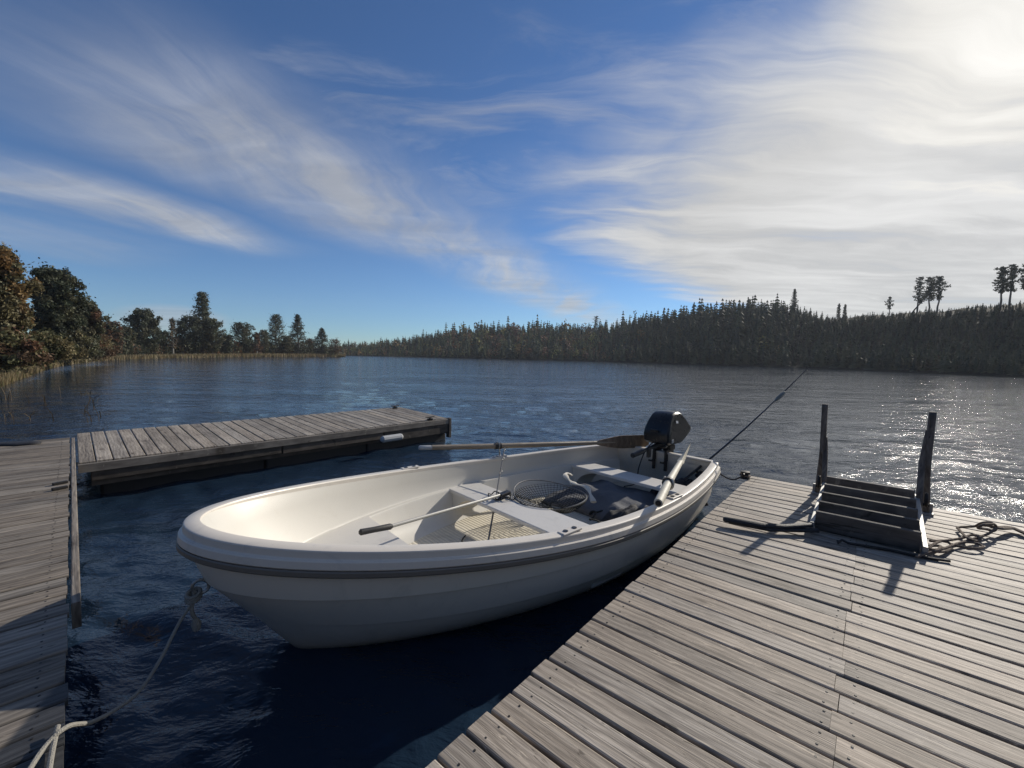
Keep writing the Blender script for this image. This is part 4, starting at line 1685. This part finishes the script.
def make_hill():
    cols = np.linspace(300, 1350, 130)
    deps = [-3, 0, 2, 5, 10, 16, 22, 28, 34, 40, 46, 51, 55, 62, 75, 100]
    V = []
    for px in cols:
        dv = azdir(px)
        D = interp(SHORE, px)
        for dp in deps:
            z = hill_z(px, dp)
            if dp > 2:
                z += .25 * math.sin(px * .13 + dp * .4) + .2 * math.sin(px * .31)
            if dp < 0:
                z = -.8
            p = dv * (D + dp)
            V.append((p.x, p.y, z))
    nd = len(deps)
    F = []
    for i in range(len(cols) - 1):
        for k in range(nd - 1):
            F.append((i * nd + k, i * nd + k + 1, (i + 1) * nd + k + 1, (i + 1) * nd + k))
    o = array_mesh('hills', V, np.array(F)[:, ::-1], None, M['hill'], smooth=True)
    tag(o, kind='structure')


make_hill()


# leaf-level builders -------------------------------------------------------
def quads(centers, sizes, g, colors, flat=.0):
    """random little leaf quads at the given centres"""
    n = len(centers)
    a = g.normal(size=(n, 3))
    a /= np.linalg.norm(a, axis=1)[:, None]
    b = g.normal(size=(n, 3))
    b -= (a * b).sum(1)[:, None] * a
    b /= np.linalg.norm(b, axis=1)[:, None]
    if flat:
        a[:, 2] *= (1 - flat)
        b[:, 2] *= (1 - flat)
    s = np.asarray(sizes)[:, None]
    c = np.asarray(centers)
    V = np.stack([c - a * s, c - b * s * .55, c + a * s, c + b * s * .55], 1).reshape(-1, 3)
    F = np.arange(4 * n).reshape(n, 4)
    T = np.repeat(np.asarray(colors), 4, axis=0)
    return V, F, T


def conifer(g, h, w, col, lean=.0, tiers=None, base=.06, top_rag=.0, per=None):
    """drooping jagged branches round a stem: returns V, F(4), tint"""
    tiers = tiers or max(7, int(h * 2.2))
    V, F, T = [], [], []
    for i in range(tiers):
        f = (i + .3 * g.random()) / tiers
        z = h * (base + (1 - base) * f)
        r = w * (1 - f) ** .8 * (.72 + .5 * g.random()) + .04 * h * (1 - f)
        nb = per or int(5 + 4 * (1 - f))
        a0 = g.random() * TAU
        for k in range(nb):
            if g.random() < .08:
                continue
            a = a0 + TAU * k / nb + g.normal() * .2
            rr = r * (.65 + .5 * g.random())
            ca, sa = math.cos(a), math.sin(a)
            dz = -.30 * rr + .1 * h / tiers
            wd = .34 * rr + .03
            th = 1.1 * h / tiers
            b = len(V)
            V += [(0, 0, z + th * .7), (ca * rr * .6 - sa * wd, sa * rr * .6 + ca * wd, z + dz * .5), (ca * rr, sa * rr, z + dz), (ca * rr * .6 + sa * wd, sa * rr * .6 - ca * wd, z + dz * .5 + th * .3)]
            F.append((b, b + 1, b + 2, b + 3))
            sh = .85 + .3 * g.random()
            T += [tuple(np.array(col) * sh)] * 4
    b = len(V)
    V += [(-.02 * w, 0, h * .85), (0, .03 * w, h * .85), (.02 * w, 0, h * .86), (0, 0, h * 1.03)]
    F.append((b, b + 1, b + 2, b + 3))
    T += [tuple(col)] * 4
    return np.array(V), np.array(F), np.array(T)


def leafy(g, h, w, col, n=60, zlo=.15, size=None):
    """small far broadleaf: leaf cards spread in a ragged ovoid"""
    size = size or .10 * h
    u = g.normal(size=(n, 3))
    u /= np.linalg.norm(u, axis=1)[:, None]
    r = g.random(n) ** .45
    c = u * r[:, None] * np.array([w, w, h * (1 - zlo) / 2])
    c[:, :2] *= (1 - .35 * (c[:, 2:3] / (h * .5)))
    c[:, 2] += h * (zlo + (1 - zlo) / 2)
    cols = np.array(col)[None] * (.6 + .8 * g.random((n, 1)))
    return quads(c, size * (.6 + .7 * g.random(n)), g, cols)


def make_forest():
    g = np.random.default_rng(21)
    VV, FF, TT = [], [], []
    nb = 0

    def put(V, F, T, p):
        nonlocal nb
        a = g.random() * TAU
        ca, sa = math.cos(a), math.sin(a)
        X = V[:, 0] * ca - V[:, 1] * sa + p[0]
        Y = V[:, 0] * sa + V[:, 1] * ca + p[1]
        VV.append(np.stack([X, Y, V[:, 2] + p[2]], 1))
        FF.append(F + nb)
        TT.append(T)
        nb += len(V)
    greens = [(.045, .058, .034), (.056, .070, .038), (.040, .052, .036), (.066, .074, .036)]
    rust = [(.14, .075, .04), (.16, .10, .045), (.12, .07, .05), (.17, .12, .055), (.10, .085, .06), (.15, .14, .05), (.13, .13, .055)]
    bare = [(.085, .072, .06), (.07, .06, .055)]
    # dense slope
    for px in np.arange(322, 1300, 2.2):
        right = float(np.clip((px - 790) / 50, 0, 1))
        step = 4.6 if px < 800 else 3.8
        dep = .8 + g.random() * 3
        while dep < RIDGE + 10:
            q = px + g.normal() * 2.4
            D = interp(SHORE, q)
            d = D + dep
            p = azdir(q) * d
            z = hill_z(q, dep) - .15
            tp = interp(TREE_PX, q)
            front = 1 - min(1, dep / 22)
            hp = tp * (.45 + .65 * g.random()) if right < .5 else (tp * (.6 + .9 * g.random()) + (11 * front + 6) * (.5 + .6 * g.random()))
            if right >= .5 and dep > RIDGE - 12:
                hp = 1.6 + 3.2 * g.random() ** 2
            if g.random() < .10 and right < .5:
                hp *= 1.25 + .35 * g.random()
            hh = max(.5, hp * d / pxm(q))
            rw = .05 if right > .4 else .24
            mid = math.exp(-((q - 520) / 70) ** 2)
            far = 1 if q < 640 else 0
            r = g.random()
            patch = .5 + .9 * max(0, math.sin(q * .055 + 1.0) + .8 * math.sin(q * .021 + dep * .12) + .5 * math.sin(dep * .3 + q * .09))
            if q > 640:
                patch *= .4
            autumn_gain = 1.6 if q < 630 else 1.0  # lighter autumn foliage colour on the left of the slope
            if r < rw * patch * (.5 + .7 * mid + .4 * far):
                c = np.array(rust[g.integers(len(rust))]) * autumn_gain
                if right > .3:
                    c = c * .5
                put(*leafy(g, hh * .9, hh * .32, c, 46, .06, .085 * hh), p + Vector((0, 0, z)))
            elif r < rw * 1.3 and far:
                c = bare[g.integers(2)]
                put(*leafy(g, hh * .95, hh * .2, c, 26, .2, .06 * hh), p + Vector((0, 0, z)))
            else:
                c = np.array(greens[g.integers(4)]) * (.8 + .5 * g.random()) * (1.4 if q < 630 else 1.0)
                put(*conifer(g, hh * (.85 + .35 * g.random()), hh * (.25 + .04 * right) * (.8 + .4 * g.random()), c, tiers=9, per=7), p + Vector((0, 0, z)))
            dep += step * (.6 + .8 * g.random())
    o = array_mesh('forest', np.concatenate(VV), np.concatenate(FF), np.concatenate(TT), M['needle'])
    tag(o, 'dense autumn forest covering the far shore\'s hillside', 'forest', kind='stuff')


make_forest()


def make_marsh():
    g = np.random.default_rng(5)
    edge = [(-700, 8), (-420, 12), (-200, 18), (-60, 23), (0, 27), (30, 36), (60, 52), (95, 68), (150, 86), (200, 100), (260, 120), (300, 132), (338, 144)]
    cols = []
    for (a, d0), (b, d1) in zip(edge, edge[1:]):
        for k in range(6):
            f = k / 6
            cols.append((a + (b - a) * f, d0 + (d1 - d0) * f))
    cols.append(edge[-1])
    deps = [-1.5, 0, 1.0, 3, 8, 18, 40, 90]
    V, F = [], []
    for px, d in cols:
        dv = azdir(px)
        tip = float(np.clip((345 - px) / 60, .0, 1))
        for dp in deps:
            k = dp * (.25 + .75 * tip) if dp > 1 else dp
            z = -.5 if dp < 0 else .05 + .16 * min(dp, 1) + .012 * max(0, k - 1)
            p = dv * (d + k)
            V.append((p.x, p.y, z))
    nd = len(deps)
    for i in range(len(cols) - 1):
        for k in range(nd - 1):
            F.append((i * nd + k, i * nd + k + 1, (i + 1) * nd + k + 1, (i + 1) * nd + k))
    tag(array_mesh('shore', V, np.array(F)[:, ::-1], None, M['marsh'], smooth=True), kind='structure')

    def shore_d(px):
        return interp(edge, px)
    # reeds and sedge along the water's edge
    VV, FF, TT = [], [], []
    nb = 0
    n = 15000
    pxs = g.uniform(-120, 345, n)
    for px in pxs:
        d = shore_d(px) - .8 + abs(g.normal()) * (3.0 if px > 60 else 2.6)
        p = azdir(px) * d
        h = (.2 + .5 * g.random()) * (.6 if px < 60 else .65 + .003 * (px - 60))
        a = g.random() * TAU
        w = .014 * (d / 30) * 1.6 + .006
        ln = g.normal(size=2) * .18 * h
        VV += [(p.x - w * math.cos(a), p.y - w * math.sin(a), .0), (p.x + w * math.cos(a), p.y + w * math.sin(a), .0), (p.x + ln[0], p.y + ln[1], h + .1)]
        FF.append((nb, nb + 1, nb + 2))
        nb += 3
        c = np.array([(.21, .165, .09), (.27, .20, .11), (.16, .15, .07), (.29, .24, .15)][g.integers(4)]) * (.7 + .5 * g.random())
        TT += [c] * 3
    tag(array_mesh('reeds', VV, FF, TT, M['grass']), 'tawny reeds and sedge along the left shore', 'reeds', kind='stuff')
    # sparse water weeds standing in the shallows
    VV, FF, TT = [], [], []
    nb = 0
    for _ in range(46):
        x, y = g.uniform(-20, 112), 372 + 55 * g.random() ** 1.3
        if x > 60 and y < 368:
            continue
        p = on_z(x, y, 0)
        for k in range(g.integers(1, 4)):
            q = p + Vector((g.normal() * .12, g.normal() * .12, 0))
            h = .10 + .30 * g.random()
            a = g.random() * TAU
            ln = g.normal(size=2) * .10
            w = .010
            for s in range(2):
                z0, z1 = h * s / 2, h * (s + 1) / 2
                f0, f1 = (s / 2) ** 2, ((s + 1) / 2) ** 2
                VV += [(q.x + ln[0] * f0 - w * math.cos(a), q.y + ln[1] * f0 - w * math.sin(a), z0 - .05 * (s == 0)), (q.x + ln[0] * f0 + w * math.cos(a), q.y + ln[1] * f0 + w * math.sin(a), z0 - .05 * (s == 0)),
                       (q.x + ln[0] * f1 + w * .6 * math.cos(a), q.y + ln[1] * f1 + w * .6 * math.sin(a), z1), (q.x + ln[0] * f1 - w * .6 * math.cos(a), q.y + ln[1] * f1 - w * .6 * math.sin(a), z1)]
                FF.append((nb, nb + 1, nb + 2, nb + 3))
                nb += 4
                TT += [np.array((.12, .085, .045)) * (.6 + .6 * g.random())] * 4
    tag(array_mesh('water_weeds', VV, FF, TT, M['grass']), 'sparse brown weed stems standing in the shallow water at the left', 'water weeds', kind='stuff')


make_marsh()


def tree(name, label, px, top, base, width, D, kind, cols, seed, nleaf=2200, group=None, cat='tree', bark='bark', lean=0.0, zb=None, leaf=None):
    """one tree: trunk with limbs, and a crown of leaf clumps inside an uneven envelope"""
    g = np.random.default_rng(seed)
    dv = azdir(px)
    p = dv * D
    k = D / pxm(px)
    zt = CAMZ + (horizon_y(px) - top) * k
    z0 = zb if zb is not None else CAMZ + (horizon_y(px) - base) * k
    h = zt - z0
    w = width * k / 2 * (.86 if kind in ('broad', 'airy', 'pine') else 1.0)
    root = empty(name, (p.x, p.y, z0))
    root.rotation_euler = (0, 0, 0)
    lx = Vector((dv.y, -dv.x, 0)) * lean * h
    tr = MB()
    tp = [Vector((0, 0, -.3))]
    ttop = .97 if kind in ('spruce', 'pine', 'airy') else .75
    wob = g.normal(size=(7, 2)) * .012 * h
    for i in range(1, 7):
        f = i / 6
        tp.append(Vector((wob[i, 0], wob[i, 1], h * ttop * f)) + lx * f)
    r0 = .020 * h + .03
    tr.tube(tp, [r0 * (1 - .9 * i / 6) for i in range(7)], 7)

    def stem(f):
        x = min(max(f / ttop, 0), 1) * 6
        i = min(int(x), 5)
        return tp[i].lerp(tp[i + 1], x - i)
    C, S, K = [], [], []
    nlimb = {'broad': 80, 'pine': 46, 'spruce': 70, 'airy': 75, 'bush': 40}[kind]
    if kind == 'bush':
        nlimb = 46
    for i in range(nlimb):
        f = (i + g.random()) / nlimb
        a = i * 2.39996 + g.normal() * .4
        if kind == 'broad':
            zf = .08 + .90 * f
            env = math.sqrt(max(0.02, 1 - ((zf - .52) / .50) ** 2)) * (.75 + .4 * g.random())
            dr = .05
            cs = .15
        elif kind == 'pine':
            zf = .36 + .62 * f
            env = (.25 + .60 * math.sin(math.pi * (.10 + .80 * (1 - f)))) * (.15 + 1.15 * g.random() ** 1.3)
            dr = .0
            cs = .085
        elif kind == 'airy':
            zf = .14 + .84 * f
            env = (.95 - .72 * f) * (.55 + .6 * g.random())
            dr = -.02
            cs = .10
        elif kind == 'spruce':
            zf = .06 + .92 * f
            env = (1.0 - f) ** .85 * (.7 + .45 * g.random()) + .03
            dr = -.10
            cs = .10 + .10 * (1 - f)
        else:
            zf = .10 + .80 * f
            env = math.sqrt(max(.03, 1 - f ** 2.2)) * (.6 + .5 * g.random())
            dr = .02
            cs = .24
        r = w * env
        inner = 1 if kind in ('pine', 'airy', 'spruce') else (.55 + .45 * g.random())
        st = stem(zf * (.92 if kind == 'broad' else 1.0) - (.10 if kind in ('broad', 'bush') else .02))
        tip = Vector((math.cos(a) * r * inner, math.sin(a) * r * inner, h * zf + dr * r)) + lx * zf
        if kind != 'bush' or i % 2 == 0:
            mid = st.lerp(tip, .55) + Vector((0, 0, .04 * h if kind == 'broad' else .0))
            tr.tube([st, mid, tip], [r0 * .32 * (1 - zf * .6), r0 * .2 * (1 - zf * .6), r0 * .06], 5)
        m = max(6, int(nleaf * 1.5 / nlimb))
        rad = cs * (w + .25 * h) * (.7 + .5 * g.random())
        if kind in ('spruce', 'pine', 'airy'):
            # leaves along the branch
            t = g.random(m) ** .6 if kind == 'spruce' else .25 + .85 * g.random(m) ** .7
            if kind != 'spruce':
                rad *= 1.5
            cen = np.array(st)[None] * (1 - t[:, None]) + np.array(tip)[None] * t[:, None]
            cen += g.normal(size=(m, 3)) * np.array([rad * .35, rad * .35, rad * .22])
        else:
            m2 = m // 2
            m -= m2
            e = g.normal(size=(m, 3))
            e /= np.linalg.norm(e, axis=1)[:, None]
            cen = np.array(tip)[None] + e * (rad * g.random(m)[:, None] ** .5) * np.array([1, 1, .8])
            # loose twigs between the clumps
            t = .35 + .75 * g.random((m2, 1))
            loose = np.array(st)[None] * (1 - t) + np.array(tip)[None] * t + g.normal(size=(m2, 3)) * rad * .5
            cen = np.concatenate([cen, loose])
            m += m2
        base_c = np.array(cols[g.integers(len(cols))])
        C.append(cen)
        S.append((leaf or .016 * h + .05) * (.6 + .8 * g.random(m)))
        K.append(base_c[None] * (.65 + .7 * g.random((m, 1))))
    V, F, T = quads(np.concatenate(C), np.concatenate(S), g, np.concatenate(K))
    tr.build('trunk', M[bark], root, smooth=True)
    array_mesh('crown', V, F, T, M['leaf'] if kind in ('broad', 'bush') else M['needle'], root)
    tag(root, label, cat, group)
    return root


ORANGE = [(.21, .125, .05), (.17, .115, .055), (.22, .145, .06), (.14, .12, .06), (.16, .15, .085)]
DARK = [(.066, .078, .046), (.078, .088, .054), (.092, .092, .054), (.060, .070, .050)]
OLIVE = [(.15, .14, .065), (.17, .14, .07), (.12, .12, .06)]
RUST = [(.17, .09, .05), (.14, .085, .05), (.12, .08, .05)]
MIXG = [(.11, .11, .06), (.12, .11, .066), (.09, .10, .06)]

GL = 'trees along the left shore'
tree('broadleaf_tree', 'orange brown autumn tree, tallest at the photo\'s left edge', -2, 249, 352, 66, 32, 'broad', ORANGE, 1, 20000, GL, leaf=.085)
tree('broadleaf_tree', 'dark green rounded tree just right of the orange autumn tree', 58, 271, 345, 50, 44, 'broad', DARK, 2, 17000, GL, leaf=.09)
tree('broadleaf_tree', 'low dark tree sloping down behind the dark green rounded tree', 88, 303, 347, 32, 50, 'broad', MIXG + RUST, 3, 9000, GL, leaf=.10)
tree('broadleaf_tree', 'dark bushy tree standing alone left of the bare birch', 145, 310, 351, 33, 98, 'broad', DARK, 4, 7980, GL, leaf=.145)
tree('birch_tree', 'slim nearly bare birch left of the tall pine', 173, 318, 352, 15, 102, 'airy', [(.10, .075, .05), (.12, .09, .05)], 5, 500, GL, bark='birchbark', leaf=.16)
tree('pine_tree', 'tall ragged pine rising above the left shoreline trees', 203, 292, 352, 32, 108, 'airy', DARK + MIXG, 6, 4560, GL, leaf=.145)
tree('broadleaf_tree', 'dark round tree at the left foot of the tall pine', 190, 317, 352, 30, 106, 'broad', DARK, 7, 5700, GL, leaf=.145)
tree('broadleaf_tree', 'dull olive tree at the right foot of the tall pine', 212, 319, 352, 26, 107, 'broad', MIXG, 8, 4940, GL, leaf=.145)
tree('broadleaf_tree', 'domed green tree midway between the tall pine and the open pair', 243, 323, 353, 27, 122, 'broad', DARK + MIXG, 9, 4940, GL, leaf=.145)
tree('birch_tree', 'small rusty birch beside the domed green tree', 257, 332, 353, 13, 122, 'airy', RUST, 10, 500, GL, bark='birchbark', leaf=.2)
tree('pine_tree', 'open crowned pine with sky showing through, left of the narrow spruce', 276, 314, 354, 32, 132, 'airy', MIXG + DARK, 11, 3610, GL, leaf=.145)
tree('spruce_tree', 'narrow tall spruce right of the open crowned pine', 298, 314, 354, 27, 136, 'spruce', MIXG + DARK, 12, 4370, GL, leaf=.145)
tree('spruce_tree', 'short conical spruce near the tip of the left shore', 322, 328, 354.5, 25, 142, 'spruce', DARK, 13, 3610, GL, leaf=.145)
tree('broadleaf_tree', 'small low tree at the very tip of the left shore', 335, 339, 355, 15, 144, 'broad', RUST + MIXG, 14, 1330, GL, leaf=.145)
for i, (px, top, wd, D, cl, lab) in enumerate([
        (112, 322, 22, 78, RUST + MIXG, 'rusty low tree right of the sloping dark tree'),
        (126, 328, 18, 88, MIXG, 'short green tree left of the dark bushy tree'),
        (163, 331, 16, 104, DARK, 'dark low tree between the bushy tree and bare birch'),
        (227, 335, 16, 114, DARK, 'dark low tree right of the dull olive tree'),
        (264, 330, 14, 128, MIXG, 'slim low tree touching the open crowned pine\'s left side'),
        (310, 339, 14, 140, MIXG + RUST, 'low tree between the narrow and the conical spruce'),
        (178, 337, 16, 105, DARK, 'dark low tree behind the bare birch\'s foot'),
        (287, 336, 14, 133, MIXG, 'low green tree between the open pine and the narrow spruce')]):
    tree('broadleaf_tree', lab, px, top, 353, wd, D, 'broad', cl, 30 + i, 2280, GL, leaf=.145)
GB = 'bushes along the left shore'
for i, (px, top, base, wd, D, cl, lab) in enumerate([
        (8, 335, 362, 60, 28, RUST + OLIVE, 'brown bush under the orange autumn tree'),
        (40, 334, 359, 48, 34, OLIVE, 'olive bush below the dark green rounded tree'),
        (70, 332, 356.5, 46, 44, OLIVE + MIXG, 'broad olive willow bush right of the smaller olive bush'),
        (95, 334, 356, 36, 54, RUST + OLIVE, 'tan willow bush nearest the open reed bank')]):
    tree('bush', lab, px, top, base, wd, D, 'bush', cl, 50 + i, 7500, GB, 'bush', leaf=.085)



def make_undergrowth():
    g = np.random.default_rng(77)
    VV, FF, TT = [], [], []
    nb = 0
    tab = [(-160, 26), (0, 34), (30, 44), (60, 56), (100, 74), (150, 97), (200, 108), (260, 126), (300, 138), (338, 148)]
    for px in np.arange(-160, 340, 1.6):
        for r in range(2):
            D = interp(tab, px) + r * 6 + g.random() * 5
            p = azdir(px) * D
            k = D / pxm(px)
            h = (7 + 9 * g.random() ** 1.5) * k * (1.0 if px < 300 else .7) * (1.25 if px < 110 else 1)
            c = np.array((MIXG + DARK + RUST)[g.integers(10)]) * .85
            V, F, T = leafy(g, h, h * (.35 + .3 * g.random()), c, 44, .0, .11 * h)
            VV.append(V + np.array([p.x, p.y, .35]))
            FF.append(F + nb)
            TT.append(T)
            nb += len(V)
    tag(array_mesh('undergrowth', np.concatenate(VV), np.concatenate(FF), np.concatenate(TT), M['leaf']), 'low mixed scrub under the left shore trees', 'undergrowth', kind='stuff')


make_undergrowth()


def make_haze():
    mb = MB()
    x0, x1, y0, y1, z0, z1 = -420, 420, -60, 420, -3.0, 48
    v = [(x0, y0, z0), (x1, y0, z0), (x1, y1, z0), (x0, y1, z0), (x0, y0, z1), (x1, y0, z1), (x1, y1, z1), (x0, y1, z1)]
    mb.add(v, [(0, 3, 2, 1), (4, 5, 6, 7), (0, 1, 5, 4), (1, 2, 6, 5), (2, 3, 7, 6), (3, 0, 4, 7)])
    m = bpy.data.materials.new('air')
    m.use_nodes = True
    nt = m.node_tree
    nt.nodes.clear()
    out = nt.nodes.new('ShaderNodeOutputMaterial')
    v = nt.nodes.new('ShaderNodeVolumePrincipled')
    v.inputs['Color'].default_value = (.88, .92, 1.0, 1)
    v.inputs['Density'].default_value = HAZE
    v.inputs['Anisotropy'].default_value = .2
    nt.links.new(v.outputs[0], out.inputs['Volume'])
    o = mb.build('haze', m)
    tag(o, kind='stuff')



def make_unseen_shore():
    """unseen wooded bank added behind the viewpoint to cut skylight on the boat"""
    g = np.random.default_rng(123)
    V, F = [], []
    azs = np.radians(np.linspace(112, 292, 61))
    deps = [7.5, 9, 11, 16, 28, 45]
    zs = [-1.2, -.05, .5, 1.0, 1.8, 2.6]
    for a in azs:
        for d, z in zip(deps, zs):
            d2 = d * (1 + .06 * math.sin(a * 7))
            V.append((math.sin(a) * d2, math.cos(a) * d2, z))
    n = len(deps)
    for i in range(len(azs) - 1):
        for k in range(n - 1):
            F.append((i * n + k, i * n + k + 1, (i + 1) * n + k + 1, (i + 1) * n + k))
    tag(array_mesh('bank', V, np.array(F)[:, ::-1], None, M['marsh'], smooth=True), kind='structure')  # unseen ground added beneath the skylight-blocking trees
    VV, FF, TT = [], [], []
    nb = 0
    for i in range(230):
        a = R(114 + 176 * g.random())
        d = 24 + 22 * g.random()
        h = 5 + 4 * g.random()
        c = np.array((DARK + MIXG + RUST)[g.integers(10)])
        if g.random() < .5:
            P = conifer(g, h, h * .2, c, tiers=16, per=8)
        else:
            P = leafy(g, h, h * .27, c, 260, .05, .06 * h)
        VV.append(P[0] + np.array([math.sin(a) * d, math.cos(a) * d, .8]))
        FF.append(P[1] + nb)
        TT.append(P[2])
        nb += len(P[0])
    tag(array_mesh('added_woodland', np.concatenate(VV), np.concatenate(FF), np.concatenate(TT), M['leaf']), 'unseen trees added behind the docks to cut skylight', 'added_woodland', kind='stuff')


make_unseen_shore()
HAZE = .0003
make_haze()

# single trees that stand out on the far ridge
GR = 'lone trees on the far ridge'


def ridge_tree(name, label, px, top, width, kind, seed, n=700, dep=RIDGE - 3, lean=0.0, cols=DARK):
    D = interp(SHORE, px) + dep
    z = hill_z(px, dep) - .2
    return tree(name, label, px, top, 0, width, D, kind, cols, seed, int(n * 1.5), GR, zb=z, lean=lean, leaf=.19)


ridge_tree('pine_tree', 'leaning thin pine, leftmost of the ridge clump', 907, 284, 12, 'pine', 70, 320, lean=.55)
ridge_tree('pine_tree', 'small pine just right of the leaning thin pine', 914, 277, 12, 'pine', 71, 400)
ridge_tree('pine_tree', 'broad pine in the middle of the ridge clump', 925, 277, 16, 'pine', 72, 620)
ridge_tree('pine_tree', 'broad pine at the right of the ridge clump', 934, 276.5, 15, 'pine', 73, 620)
ridge_tree('pine_tree', 'wide pine, left of the pair at the photo\'s right edge', 996, 267, 19, 'pine', 74, 800)
ridge_tree('pine_tree', 'slim pine between the wide pine and the right edge', 1005, 265, 14, 'pine', 75, 520)
ridge_tree('pine_tree', 'tall pine cut by the photo\'s right edge', 1021, 262, 22, 'pine', 76, 900)
ridge_tree('pine_tree', 'tiny pine on the ridge left of the leaning pine', 886, 297, 8, 'pine', 77, 200)
ridge_tree('spruce_tree', 'tall thin spruce standing clear above the ridge forest', 791, 289, 10, 'spruce', 78, 700)
ridge_tree('pine_tree', 'small round topped pine where the two far forests meet', 595, 316, 10, 'pine', 79, 400)
ridge_tree('spruce_tree', 'thin bare spruce right of the tall thin spruce', 836, 303.5, 5, 'airy', 80, 120)
ridge_tree('spruce_tree', 'short thin spruce, right of the thin bare spruce', 842, 304.5, 5, 'spruce', 81, 200)
